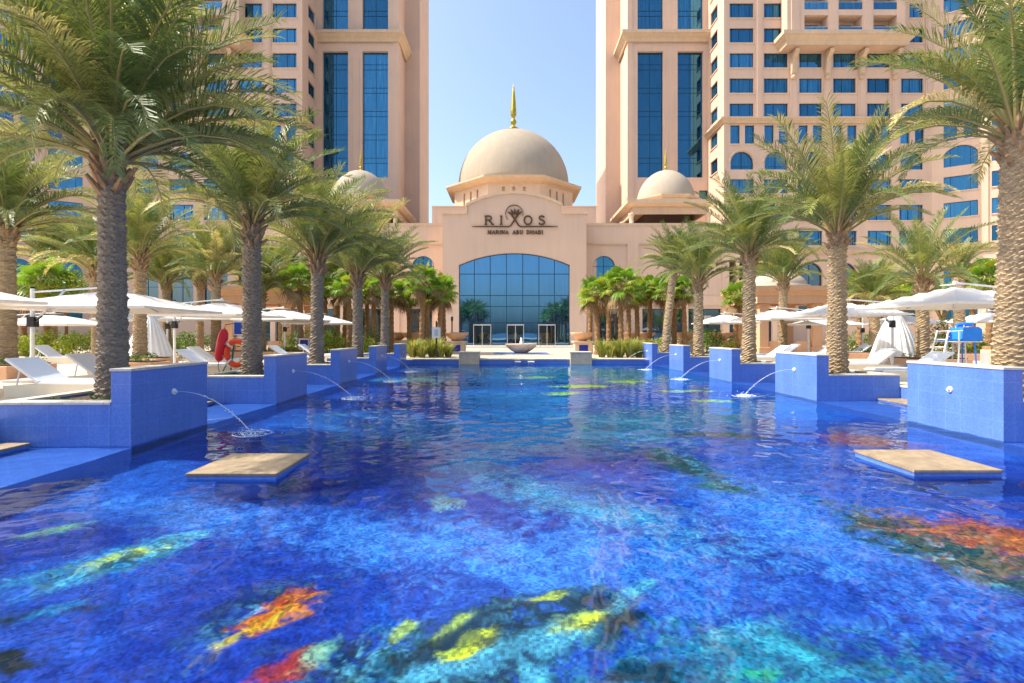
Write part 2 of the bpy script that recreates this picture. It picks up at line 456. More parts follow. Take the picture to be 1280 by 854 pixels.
def floor_xy(px, py):
    """floor point seen through the refracting water surface"""
    k = CZ / (py - HZ); x, y = (px - CX) * k, FX * k
    r_ = math.hypot(x, y); si = r_ / math.hypot(r_, CZ) / 1.33
    e = -FLOOR * si / math.sqrt(1 - si * si)
    return (x + x / r_ * e, y + y / r_ * e)

import numpy as np
def vnoise(x, y, scale, octv, rough, seed):
    """fractal value noise on a plane, about 0..1"""
    rng = np.random.default_rng(seed); tab = rng.random((256, 256)); out = np.zeros_like(x); amp = 1.0; tot = 0.0
    for o in range(octv):
        u = x * scale + 17.3 * o + 101; v = y * scale + 9.1 * o + 77
        iu = np.floor(u).astype(int); iv = np.floor(v).astype(int); fu = u - iu; fv = v - iv
        fu = fu * fu * (3 - 2 * fu); fv = fv * fv * (3 - 2 * fv); i0 = iu & 255; i1 = (iu + 1) & 255; j0 = iv & 255; j1 = (iv + 1) & 255
        out += amp * ((tab[i0, j0] * (1 - fu) + tab[i1, j0] * fu) * (1 - fv) + (tab[i0, j1] * (1 - fu) + tab[i1, j1] * fu) * fv)
        tot += amp; amp *= rough; scale *= 2.0
    return out / tot
def sstep(e0, e1, v):
    t = np.clip((v - e0) / (e1 - e0), 0, 1); return t * t * (3 - 2 * t)
def mosaic_floor():
    """pool floor: ultramarine glass mosaic with light drifts, koi, coral and weed laid into it, one colour per tile-sized vertex"""
    grids = []; V = []; F = []; base = 0
    for y0, y1, st in ((POOL_N, 2.6, .30), (2.6, 6.2, .018), (6.2, 10.4, .032), (10.4, POOL_F - .03, .075)):
        xs = np.linspace(POOL_L, POOL_R, int((POOL_R - POOL_L) / st)); ys = np.linspace(y0, y1, int((y1 - y0) / st) + 1)
        X, Y = np.meshgrid(xs, ys); ny, nx = X.shape
        V.append(np.stack([X, Y, np.full_like(X, FLOOR)], -1).reshape(-1, 3))
        idx = np.arange(nx * ny).reshape(ny, nx) + base; base += nx * ny
        F.append(np.stack([idx[:-1, :-1], idx[:-1, 1:], idx[1:, 1:], idx[1:, :-1]], -1).reshape(-1, 4))
    V = np.concatenate(V); F = np.concatenate(F); x, y = V[:, 0], V[:, 1]
    wx = x + .34 * (vnoise(x, y, 1.6, 4, .55, 1) - .5); wy = y + .34 * (vnoise(x, y, 1.6, 4, .55, 2) - .5)
    A = np.array
    nA = vnoise(wx, wy, .5, 5, .6, 3); t = sstep(.36, .66, nA)[:, None]
    cur = A((0.007, 0.036, 0.30)) * (1 - t) + A((0.020, 0.115, 0.50)) * t
    nC = vnoise(wx, wy, .33, 3, .5, 4); t = .15 * sstep(.55, .70, nC)[:, None]
    cur = cur * (1 - t) + A((0.03, 0.03, 0.27)) * t
    edge = 1.7 * (vnoise(wx, wy, 5.0, 5, .72, 5) - .5) + .9 * (vnoise(wx, wy, 19.0, 3, .7, 6) - .5)
    sp1 = sstep(.50, .57, vnoise(wx, wy, 15.0, 3, .6, 7)); sp2 = sstep(.47, .55, vnoise(wx, wy, 9.0, 4, .6, 8))
    def streak(p, q, w, col, strength=1.0, soft=0.5, ext=None, speck=0):
        nonlocal cur
        w *= 1.35
        a = floor_xy(*p); c = floor_xy(*q); cx, cy = (a[0] + c[0]) / 2, (a[1] + c[1]) / 2
        L = math.hypot(c[0] - a[0], c[1] - a[1]) / 2 + (w * .6 if ext is None else ext); ang = math.atan2(c[1] - a[1], c[0] - a[0])
        dx, dy = wx - cx, wy - cy; u = (dx * math.cos(ang) + dy * math.sin(ang)) / L; v = (-dx * math.sin(ang) + dy * math.cos(ang)) / w
        dd = np.sqrt(u * u + v * v) + edge
        f = strength * (1 - sstep(1 - soft, 1 + soft * .5, dd))
        if speck: f = f * (sp1 if speck == 1 else sp2)
        cur = cur * (1 - f[:, None]) + A(col) * f[:, None]
    CY = (.12, .48, .58); TEAL = (.02, .30, .38); YEL = (.80, .72, .015); DK = (.004, .022, .03); ORA = (.90, .20, .012)
    LB = (.10, .38, .95); PU = (.10, .03, .30)
    # broad drifts
    streak((900, 600), (1230, 770), .55, LB, .55, .9)
    streak((640, 690), (900, 720), .6, LB, .5, .9)
    streak((420, 660), (640, 700), .45, LB, .55, .9)
    streak((150, 625), (330, 660), .35, LB, .5, .9)
    streak((600, 590), (900, 680), .38, CY, .6, .9)
    streak((560, 545), (760, 545), 1.0, CY, .55, .9)
    streak((650, 520), (860, 530), 1.2, TEAL, .5, .9)
    streak((650, 572), (740, 580), .35, PU, .45, .9)
    streak((700, 610), (790, 635), .18, PU, .4, .9)
    streak((690, 505), (760, 515), .6, PU, .3, .9)
    streak((820, 520), (1080, 540), .9, (.05, .10, .25), .45, .9)
    streak((560, 600), (640, 555), .45, CY, .5, .9)
    streak((480, 540), (620, 530), .9, (.03, .28, .62), .6, .9)
    streak((700, 540), (1000, 500), 1.1, (.02, .22, .34), .6, .9)
    streak((600, 500), (700, 500), 1.6, (.03, .32, .55), .6, .9)
    streak((420, 590), (560, 610), .5, (.006, .03, .26), .5, .9)  # palm-crown shadow painted into the floor colour
    streak((0, 690), (200, 640), .35, (.006, .02, .2), .5, .9)
    streak((640, 462), (830, 470), 3.5, TEAL, .75, .9)
    streak((470, 475), (530, 476), .8, CY, .8, .8)
    streak((380, 520), (520, 530), .8, (.03, .30, .75), .5, .9)
    # dark green fish with a pale belly
    streak((805, 560), (915, 612), .22, (.012, .07, .06), .9, .6)
    streak((850, 543), (940, 545), .22, (.03, .05, .03), .8, .6)
    streak((870, 608), (925, 612), .13, (.03, .13, .12), .9, .5)
    # coral on the right
    streak((1060, 640), (1330, 745), .30, (.012, .07, .045), .9, .6)
    streak((1140, 655), (1340, 690), .34, (.46, .06, .018), .97, .6)
    streak((1180, 700), (1330, 712), .14, (.60, .15, .015), .8, .6)
    streak((1130, 660), (1170, 665), .09, (.75, .12, .02), .9, .5)
    streak((1200, 672), (1320, 680), .08, (.62, .14, .02), .7, .6)
    streak((1035, 545), (1125, 556), .38, (.35, .07, .06), .85, .6)
    # yellow and teal streak on the left
    streak((20, 735), (245, 672), .17, (.03, .36, .55), .8, .8)
    streak((170, 695), (250, 672), .10, CY, .85, .7)
    streak((105, 708), (205, 684), .075, (.55, .62, .05), .9, .7)
    streak((45, 668), (105, 655), .09, (.22, .45, .2), .7, .8)
    streak((-20, 780), (60, 768), .10, DK, .85, .7)
    streak((40, 775), (110, 752), .07, (.02, .2, .4), .7, .7)
    streak((95, 765), (140, 757), .05, DK, .6, .7)
    streak((-40, 845), (30, 842), .10, (.008, .012, .02), 1, .35, .06)
    # weed and dark patches at the front
    streak((230, 800), (330, 735), .13, DK, .55, .9)
    streak((380, 835), (600, 815), .18, DK, .92, .7)
    streak((420, 850), (700, 845), .10, DK, .9, .7)
    streak((430, 860), (560, 790), .12, (.02, .22, .30), .6, .9)
    streak((540, 800), (680, 757), .15, DK, .95, .55)
    streak((600, 842), (690, 795), .12, DK, .95, .55)
    streak((680, 752), (770, 735), .12, DK, .95, .55)
    streak((735, 790), (795, 765), .10, DK, .95, .55)
    # broken flecks of pale and dark glass round the fish and the reef
    for a, b_, w in (((250, 815), (390, 730), .16), ((380, 850), (560, 800), .22), ((540, 840), (680, 760), .20), ((670, 810), (790, 730), .20),
                     ((800, 840), (1120, 830), .40), ((1080, 650), (1330, 740), .34), ((20, 740), (245, 675), .16), ((820, 560), (920, 610), .22)):
        streak(a, b_, w, (.12, .42, .50), .65, .9, None, 1)
        streak(a, b_, w, (.008, .05, .07), .75, .9, None, 2)
    # orange koi, its head to the upper right
    streak((262, 812), (395, 738), .17, DK, .6, .8, None, 2)
    streak((290, 800), (388, 745), .13, (.60, .09, .012), .95, .5, .02)
    streak((300, 800), (378, 752), .085, (.90, .20, .012), .95, .55, .02)
    streak((350, 752), (392, 740), .085, (.50, .035, .01), .9, .6, .02)
    streak((290, 803), (335, 780), .035, (.90, .50, .015), .9, .6)
    streak((276, 812), (300, 800), .05, (.55, .60, .10), .8, .6)
    streak((320, 790), (366, 764), .022, (.95, .62, .03), .8, .6)
    streak((322, 862), (368, 826), .085, (.40, .02, .012), .95, .5)
    streak((362, 838), (398, 806), .06, (.25, .60, .35), .7, .6)
    # two yellow koi over dark weed, pale bellies below
    streak((500, 830), (668, 778), .20, DK, .9, .6)
    streak((520, 838), (655, 800), .09, CY, .9, .6)
    streak((568, 814), (626, 786), .08, (.55, .58, .02), .95, .5, .02)
    streak((585, 812), (622, 790), .045, (.74, .66, .01), .9, .5, .02)
    streak((566, 786), (600, 768), .04, (.55, .62, .05), .8, .6)
    streak((556, 795), (640, 762), .03, DK, .9, .6)
    streak((500, 790), (530, 770), .04, (.45, .55, .06), .8, .6)
    streak((660, 800), (780, 742), .20, DK, .9, .6)
    streak((668, 808), (770, 755), .09, CY, .9, .6)
    streak((703, 788), (744, 760), .08, (.55, .58, .02), .95, .5, .02)
    streak((712, 785), (738, 765), .045, (.74, .66, .01), .9, .5, .02)
    streak((680, 752), (700, 741), .04, (.62, .62, .04), .8, .6)
    streak((690, 760), (740, 742), .04, DK, .9, .6)
    streak((735, 792), (800, 762), .11, DK, .9, .6)
    streak((640, 845), (675, 830), .06, CY, .85, .7)
    streak((770, 740), (810, 728), .06, CY, .85, .7)
    streak((548, 822), (640, 780), .10, DK, .5, .7, None, 2)
    streak((690, 795), (755, 752), .10, DK, .5, .7, None, 2)
    # turquoise reef, lower right
    streak((790, 840), (1130, 840), .34, (.012, .20, .27), .92, .9)
    streak((950, 785), (1050, 830), .14, (.06, .50, .58), .7, .9)
    streak((900, 800), (990, 770), .07, CY, .4, .9)
    streak((930, 850), (1000, 846), .06, (.03, .42, .16), .7, .8)
    streak((980, 790), (1110, 830), .06, (.01, .10, .13), .8, .8)
    streak((770, 850), (850, 838), .08, DK, .85, .7)
    streak((285, 808), (385, 745), .10, (.75, .30, .02), .9, .8, None, 1)
    streak((1140, 655), (1330, 700), .34, (.78, .18, .02), .85, .8, None, 1)
    streak((1090, 650), (1330, 730), .36, (.012, .06, .035), .8, .8, None, 2)
    # yellow-green fish far off
    for p, q, w in (((690, 492), (716, 492), .28), ((702, 483), (748, 483), .34), ((768, 477), (796, 477), .4),
                    ((836, 489), (880, 489), .26), ((870, 501), (912, 501), .22), ((660, 472), (680, 472), .4)):
        streak(p, q, w, (.52, .78, .02), .95, .4)
    # drain cover
    streak((549, 626), (571, 626), .17, (.15, .26, .27), .85, .25)
    me = bpy.data.meshes.new('pool_floor'); me.from_pydata(V.tolist(), [], F.tolist()); me.update()
    at = me.color_attributes.new('mosaic', 'FLOAT_COLOR', 'POINT')
    at.data.foreach_set('color', np.concatenate([np.clip(cur, 0, 1), np.ones((len(cur), 1))], 1).astype(np.float32).ravel())
    mt, nt, b = nodes_of('pool_mosaic')
    tc = N(nt, 'ShaderNodeTexCoord'); at_ = N(nt, 'ShaderNodeAttribute'); at_.attribute_name = 'mosaic'
    nz = N(nt, 'ShaderNodeTexNoise', Scale=8.0, Detail=8.0, Roughness=0.72, Distortion=0.6); nt.links.new(tc.outputs['Object'], nz.inputs['Vector'])
    c1 = mixc(nt, 1.0, at_.outputs['Color'], ramp(nt, nz.outputs[0], 0.32, 0.70, (.52, .56, .66), (1.6, 1.45, 1.24)), 'MULTIPLY')
    sc = N(nt, 'ShaderNodeVectorMath'); sc.operation = 'SCALE'; sc.inputs['Scale'].default_value = 42; nt.links.new(tc.outputs['Object'], sc.inputs[0])
    fl = N(nt, 'ShaderNodeVectorMath'); fl.operation = 'FLOOR'; nt.links.new(sc.outputs[0], fl.inputs[0])
    wh = N(nt, 'ShaderNodeTexWhiteNoise'); wh.noise_dimensions = '2D'; nt.links.new(fl.outputs[0], wh.inputs['Vector'])
    c2 = mixc(nt, 1.0, c1, ramp(nt, wh.outputs[0], 0, 1, (.55, .58, .66), (1.55, 1.48, 1.36)), 'MULTIPLY')
    nt.links.new(c2, b.inputs['Base Color']); b.inputs['Roughness'].default_value = 0.6; b.inputs['Specular IOR Level'].default_value = 0.2
    me.materials.append(mt)
    o = bpy.data.objects.new('pool_floor', me); COL.objects.link(o); struct(o)
mosaic_floor()

def water_surface():
    """rippled sheet: long lazy swells, short wavelets; real refraction, the sun's light focused through it"""
    rng = np.random.default_rng(5)
    xs = np.linspace(BAY_L, BAY_R, 520)
    ys = np.concatenate([np.arange(POOL_N, 2.0, .3), np.arange(2.0, 9, .03), np.arange(9, 16, .05), np.arange(16, POOL_F - .2, .12), [POOL_F - .03]])
    X, Y = np.meshgrid(xs, ys); Z = np.zeros_like(X)
    for lam, amp, k in ((2.6, .0040, 7), (1.1, .0026, 9), (.55, .0018, 14), (.30, .0010, 18), (.17, .00042, 20)):
        for _ in range(k):
            th = rng.uniform(0, 2 * np.pi); l = lam * rng.uniform(.7, 1.4); ph = rng.uniform(0, 6.28)
            Z += (np.clip((19 - Y) / 7, 0, 1) if lam < .2 else 1) * amp / math.sqrt(k) * np.sin(2 * np.pi / l * (X * np.cos(th) + Y * np.sin(th) * 1.15) + ph)
    ny, nx = X.shape
    idx = np.arange(nx * ny).reshape(ny, nx)
    f = np.stack([idx[:-1, :-1], idx[:-1, 1:], idx[1:, 1:], idx[1:, :-1]], -1).reshape(-1, 4)
    me = bpy.data.meshes.new('water'); me.from_pydata(np.stack([X, Y, Z], -1).reshape(-1, 3).tolist(), [], f.tolist())
    me.polygons.foreach_set('use_smooth', [True] * len(me.polygons)); me.update()
    mt, nt, b = nodes_of('pool_water'); out = nt.nodes['Material Output']
    g = N(nt, 'ShaderNodeBsdfGlass', Roughness=0.0, IOR=1.33); g.inputs['Color'].default_value = (.74, .90, 1, 1)
    nt.links.new(g.outputs[0], out.inputs[0])
    me.materials.append(mt)
    o = bpy.data.objects.new('water', me); COL.objects.link(o); o.cycles.is_caustics_caster = True
    return struct(o)
water_surface()
sun_d.cycles.is_caustics_light = True
for o in bpy.data.objects:
    if o.name.startswith(('pool_floor', 'pool_basin')): o.cycles.is_caustics_receiver = True

# ------------------------------------------------------------------ planter walls along the pool
LEFT_Y = [(7.72, 9.66), (12.51, 14.39), (17.15, 19.07), (21.82, 23.67), (26.48, 28.15)]
RIGHT_Y = [(8.05, 10.0), (12.96, 14.99), (17.94, 19.95), (22.97, 24.98), (28.03, 30.0)]
ORD = ['nearest the camera', 'second from the camera', 'third from the camera', 'fourth from the camera', 'farthest from the camera']
def clump(mb, c, r, n, size, rnd, flat=0.5, mats=1):
    """leaf-sized faces scattered through a low mound"""
    for _ in range(n):
        while True:
            p = Vector((rnd.uniform(-1, 1), rnd.uniform(-1, 1), rnd.uniform(-1, 1)))
            if p.length < 1: break
        q = Vector((c[0] + p.x * r[0], c[1] + p.y * r[1], c[2] + p.z * r[2]))
        a = Vector((rnd.gauss(0, 1), rnd.gauss(0, 1), rnd.gauss(0, 1) * flat)).normalized()
        b_ = a.cross(Vector((rnd.gauss(0, 1), rnd.gauss(0, 1), rnd.gauss(0, 1)))).normalized()
        s = size * rnd.uniform(.6, 1.4)
        mb.add((q - a * s, q - b_ * s * .35, q + a * s, q + b_ * s * .35), ((0, 1, 2, 3),), rnd.randrange(mats))
def planter(side, i, yn, yf):
    s = -1 if side == 'left' else 1
    xi = POOL_L if s < 0 else POOL_R
    T = lambda p: (xi + s * p[0], p[1], p[2])          # u grows away from the pool
    how = 'shaded' if s < 0 else 'sunlit'
    t = thing('planter_wall', (xi + s * 1.0, (yn + yf) / 2, 0),
              f'{how} stepped blue mosaic planter wall on the {side} pool edge, {ORD[i]}', 'planter wall', 'blue planter walls along the pool')
    if i == 0 and s < 0: pass
    m = MB(T); m.box(0, .30, yn, yf, -.7, 1.09); m.build('pier', tile, t, bevel=.006)
    m = MB(T); m.box(-.012, .315, yn - .012, yf + .012, 1.092, 1.135); m.build('pier_coping', coping_m, t, bevel=.006)
    m = MB(T); m.box(.302, 2.05, yn + .002, yn + .25, -.7, .60); m.box(.302, 2.05, yf - .25, yf - .002, -.7, .60)
    m.box(1.85, 2.049, yn + .252, yf - .252, -.7, .60); m.build('low_wall', tile, t)
    m = MB(T); m.box(.304, 2.06, yn - .01, yn + .26, .602, .644); m.box(.304, 2.06, yf - .26, yf + .01, .602, .644)
    m.box(1.84, 2.06, yn + .262, yf - .262, .602, .643); m.build('low_coping', coping_m, t, bevel=.006)
    m = MB(T); m.box(.304, 1.84, yn + .255, yf - .255, .0, .57); m.build('soil', soil, t)
    rnd = random.Random(i * 7 + s)
    m = MB(T)
    for k in range(7):
        clump(m, (rnd.uniform(.5, 1.7), yn + rnd.uniform(.35, .6), .60), (.16, .10, .06), 45, .035, rnd)
    for k in range(5):
        clump(m, (rnd.uniform(.5, 1.7), yf - rnd.uniform(.35, .6), .60), (.16, .10, .06), 40, .035, rnd)
    m.build('ground_cover', bush_m, t)
    # nozzle
    yc = (yn + yf) / 2
    m = MB(T)
    m.tube([(-.002, yc, .69), (-.02, yc, .69)], [.055, .05], 16); m.tube([(-.02, yc, .69), (-.055, yc, .69)], [.022, .02], 12)
    m.build('jet_nozzle', white_metal, t, smooth=False)
for i, (a, b_) in enumerate(LEFT_Y): planter('left', i, a, b_)
for i, (a, b_) in enumerate(RIGHT_Y): planter('right', i, a, b_)

# stepping slabs
def slab(x0, x1, y0, y1, top, label, group=None):
    t = thing('stepping_slab', ((x0 + x1) / 2, (y0 + y1) / 2, 0), label, 'stepping slab', group)
    m = MB(); m.box(x0, x1, y0, y1, top - .035, top); m.build('stone_top', step_stone, t, bevel=.006)
    m = MB(); m.box(x0 + .012, x1 - .012, y0 + .012, y1 - .012, -.10, top - .037); m.build('tiled_skirt', tile, t)
    m = MB(); q = min(.22, (x1 - x0) * .25); m.box(x0 + q, x1 - q, y0 + q, y1 - q, FLOOR, -.101); m.build('pedestal', tile, t)
slab(-3.66, -2.63, 5.92, 6.92, .075, 'square travertine slab standing in the open water on the left', 'slabs in the pool')
slab(4.63, 5.66, 6.04, 7.10, .085, 'square travertine slab standing in the open water on the right', 'slabs in the pool')
for i, (a, b_) in enumerate(LEFT_Y):
    slab(-7.60, -6.98, a - 1.2, a - .06, .06, f'narrow stone step before the left blue planter wall, {ORD[i]}', 'steps on the shelves')
for i, (a, b_) in enumerate(RIGHT_Y):
    slab(9.0, 9.60, a - 1.1, a - .06, .06, f'narrow stone step before the right blue planter wall, {ORD[i]}', 'steps on the shelves')

# water jets
JETS = [(-1, 0, 1.30), (-1, 1, 1.55), (-1, 2, 1.5), (-1, 3, 1.3), (1, 1, 1.35), (1, 2, 1.45), (1, 3, 1.4), (1, 4, 1.3)]
jet_m, nt, b = nodes_of('jet_water')
b.inputs['Base Color'].default_value = (.80, .86, .95, 1); b.inputs['Roughness'].default_value = .15
b.inputs['Transmission Weight'].default_value = .45; b.inputs['IOR'].default_value = 1.33
foam_m = simple('foam', (.82, .88, .95), .5)
for s, i, reach in JETS:
    yn, yf = (LEFT_Y if s < 0 else RIGHT_Y)[i]; yc = (yn + yf) / 2; xi = POOL_L if s < 0 else POOL_R
    t = thing('water_jet', (xi - s * reach, yc, 0), f'thin water jet from the {"left" if s < 0 else "right"} planter wall {ORD[i]}', 'water jet', 'water jets from the walls')
    rnd = random.Random(i + 10 * s)
    pts = []; rad = []
    for k in range(15):
        u = k / 14; x = xi - s * (.06 + (reach - .06) * u)
        pts.append((x, yc + rnd.uniform(-.004, .004) * u, .69 + .06 * u - .75 * u * u)); rad.append((.0045 + .0035 * u) * rnd.uniform(.85, 1.2))
    m = MB(); m.tube(pts, rad, 7); m.build('stream', jet_m, t, smooth=True)
    m = MB()
    for k in range(110):
        a = rnd.uniform(0, 6.28); q = abs(rnd.gauss(0, .14)) + .02
        w = rnd.uniform(.004, .015)
        c = (xi - s * reach + q * 1.5 * math.cos(a), yc + q * math.sin(a), .003 + max(0, rnd.gauss(.012, .03)) * (1 if q < .15 else .2))
        m.lathe([(0, -w * .5), (w, 0), (0, w * .6)], c, 5)
    for k in range(46):
        u = rnd.uniform(.35, 1); x = xi - s * (.06 + (reach - .06) * u); w = rnd.uniform(.003, .009)
        m.lathe([(0, -w), (w, 0), (0, w)], (x + rnd.gauss(0, .012), yc + rnd.gauss(0, .012 + .02 * u), .69 + .06 * u - .75 * u * u + rnd.gauss(0, .012)), 5)
    for rr_ in (.16, .30):
        m.tube([(xi - s * reach + rr_ * math.cos(2 * math.pi * k / 24), yc + rr_ * math.sin(2 * math.pi * k / 24), .004 + .003 * math.sin(k * 1.7)) for k in range(25)], .004, 4, cap=False)
    m.build('splash', foam_m, t)['kind'] = 'stuff'

# ------------------------------------------------------------------ buildings
X0 = 0.35
def mirror(s): return lambda p: (X0 + s * (p[0] - X0), p[1], p[2])
def facade(mb, P, u0, u1, v0, v1, holes, back=True):
    """wall sheet with real openings and reveals; P(u, v, d): d metres behind the face. hole = (a, b, c, d, depth, arch)"""
    us = sorted({u0, u1, *[h[0] for h in holes], *[h[1] for h in holes]})
    vs = sorted({v0, v1, *[h[2] for h in holes], *[h[3] for h in holes]})
    us = [u for u in us if u0 <= u <= u1]; vs = [v for v in vs if v0 <= v <= v1]
    for j in range(len(vs) - 1):
        run = None
        for i in range(len(us)):
            solid = False
            if i < len(us) - 1:
                cu, cv = (us[i] + us[i + 1]) / 2, (vs[j] + vs[j + 1]) / 2
                solid = not any(h[0] < cu < h[1] and h[2] < cv < h[3] for h in holes)
            if solid and run is None: run = us[i]
            if not solid and run is not None:
                mb.quad(P(run, vs[j], 0), P(us[i], vs[j], 0), P(us[i], vs[j + 1], 0), P(run, vs[j + 1], 0)); run = None
    for h in holes:
        a, b_, c, d, dep = h[:5]; rise = h[5] if len(h) > 5 else 0
        sp = d - rise
        mb.quad(P(a, c, 0), P(a, c, dep), P(a, sp, dep), P(a, sp, 0))
        mb.quad(P(b_, c, 0), P(b_, sp, 0), P(b_, sp, dep), P(b_, c, dep))
        mb.quad(P(a, c, 0), P(b_, c, 0), P(b_, c, dep), P(a, c, dep))
        arc = arch_pts(a, b_, sp, rise)
        for k in range(len(arc) - 1):
            (x1, z1), (x2, z2) = arc[k], arc[k + 1]
            mb.quad(P(x1, z1, 0), P(x2, z2, 0), P(x2, z2, dep), P(x1, z1, dep))
            if rise: mb.quad(P(x1, z1, 0), P(x1, d, 0), P(x2, d, 0), P(x2, z2, 0))
def arch_pts(a, b_, sp, rise, n=16):
    if not rise: return [(a, sp), (b_, sp)]
    w = (b_ - a) / 2; cx = (a + b_) / 2
    if rise >= w * .98:
        return [(cx - w * math.cos(math.pi * k / n), sp + rise * math.sin(math.pi * k / n)) for k in range(n + 1)]
    r_ = (w * w + rise * rise) / (2 * rise); th = math.asin(w / r_)
    return [(cx + r_ * math.sin(-th + 2 * th * k / n), sp + rise - r_ + r_ * math.cos(-th + 2 * th * k / n)) for k in range(n + 1)]
def window(P, h, parent, nv=1, nh=0, frame=dark_frame, pane=glass, fw=.05, hbars=None, vbars=None, sill=False):
    a, b_, c, d, dep = h[:5]; rise = h[5] if len(h) > 5 else 0
    sp = d - rise; m = MB(); z0, z1 = dep - .09, dep - .015
    def rect(u0, u1, v0, v1):
        p = [P(u, v, q) for q in (z0, z1) for u, v in ((u0, v0), (u1, v0), (u1, v1), (u0, v1))]
        m.add(p, ((0, 1, 2, 3), (4, 7, 6, 5), (0, 4, 5, 1), (1, 5, 6, 2), (2, 6, 7, 3), (3, 7, 4, 0)))
    e = .004
    rect(a + e, a + fw, c + e, sp); rect(b_ - fw, b_ - e, c + e, sp); rect(a + fw, b_ - fw, c + e, c + fw)
    arc = arch_pts(a + e, b_ - e, sp, rise)
    def top(u):
        for k in range(len(arc) - 1):
            if arc[k][0] <= u <= arc[k + 1][0]:
                q = (u - arc[k][0]) / ((arc[k + 1][0] - arc[k][0]) or 1); return arc[k][1] + q * (arc[k + 1][1] - arc[k][1])
        return d
    if rise:
        cx = (a + b_) / 2
        for k in range(len(arc) - 1):
            (x1, y1), (x2, y2) = arc[k], arc[k + 1]
            f = 1 - fw / ((b_ - a) / 2)
            i1 = (cx + (x1 - cx) * f, sp + (y1 - sp) * (1 - fw / rise)); i2 = (cx + (x2 - cx) * f, sp + (y2 - sp) * (1 - fw / rise))
            m.quad(P(x1, y1, z0), P(x2, y2, z0), P(i2[0], i2[1], z0), P(i1[0], i1[1], z0))
            m.quad(P(i1[0], i1[1], z0), P(i2[0], i2[1], z0), P(i2[0], i2[1], z1), P(i1[0], i1[1], z1))
    else: rect(a + fw, b_ - fw, d - fw, d - e)
    vb = vbars if vbars is not None else [a + (b_ - a) * k / (nv + 1) for k in range(1, nv + 1)]
    hb = hbars if hbars is not None else [c + (sp - c) * k / (nh + 1) for k in range(1, nh + 1)]
    for u in vb: rect(u - fw / 2, u + fw / 2, c + fw, top(u) - (fw if not rise else .01))
    z0 += .006
    for v in hb: rect(a + fw, b_ - fw, v - fw / 2, v + fw / 2)
    f = m.build('window', frame, parent)
    m = MB()
    pts = [(a + e, c + e), (b_ - e, c + e)] + ([(u, v - .006) for u, v in arc][::-1] if rise else [(b_ - e, d - e), (a + e, d - e)])
    m.poly_prism(pts, lambda u, v, k: P(u, v, dep - .035 + .025 * k))
    m.build('pane', pane, f)
    if sill:
        m = MB(); p = [P(u, v, q) for q in (-.12, .04) for u, v in ((a - .1, c - .13), (b_ + .1, c - .13), (b_ + .1, c - .003), (a - .1, c - .003))]
        m.add(p, ((0, 1, 2, 3), (4, 7, 6, 5), (0, 4, 5, 1), (1, 5, 6, 2), (2, 6, 7, 3), (3, 7, 4, 0))); m.build('sill', stucco2, f)
    return f
def px_holes(Y, cols, rows, depth, rise=0):
    return [(PX(a, Y), PX(b_, Y), PZ(d, Y), PZ(c, Y), depth, rise) for (a, b_) in cols for (c, d) in rows]

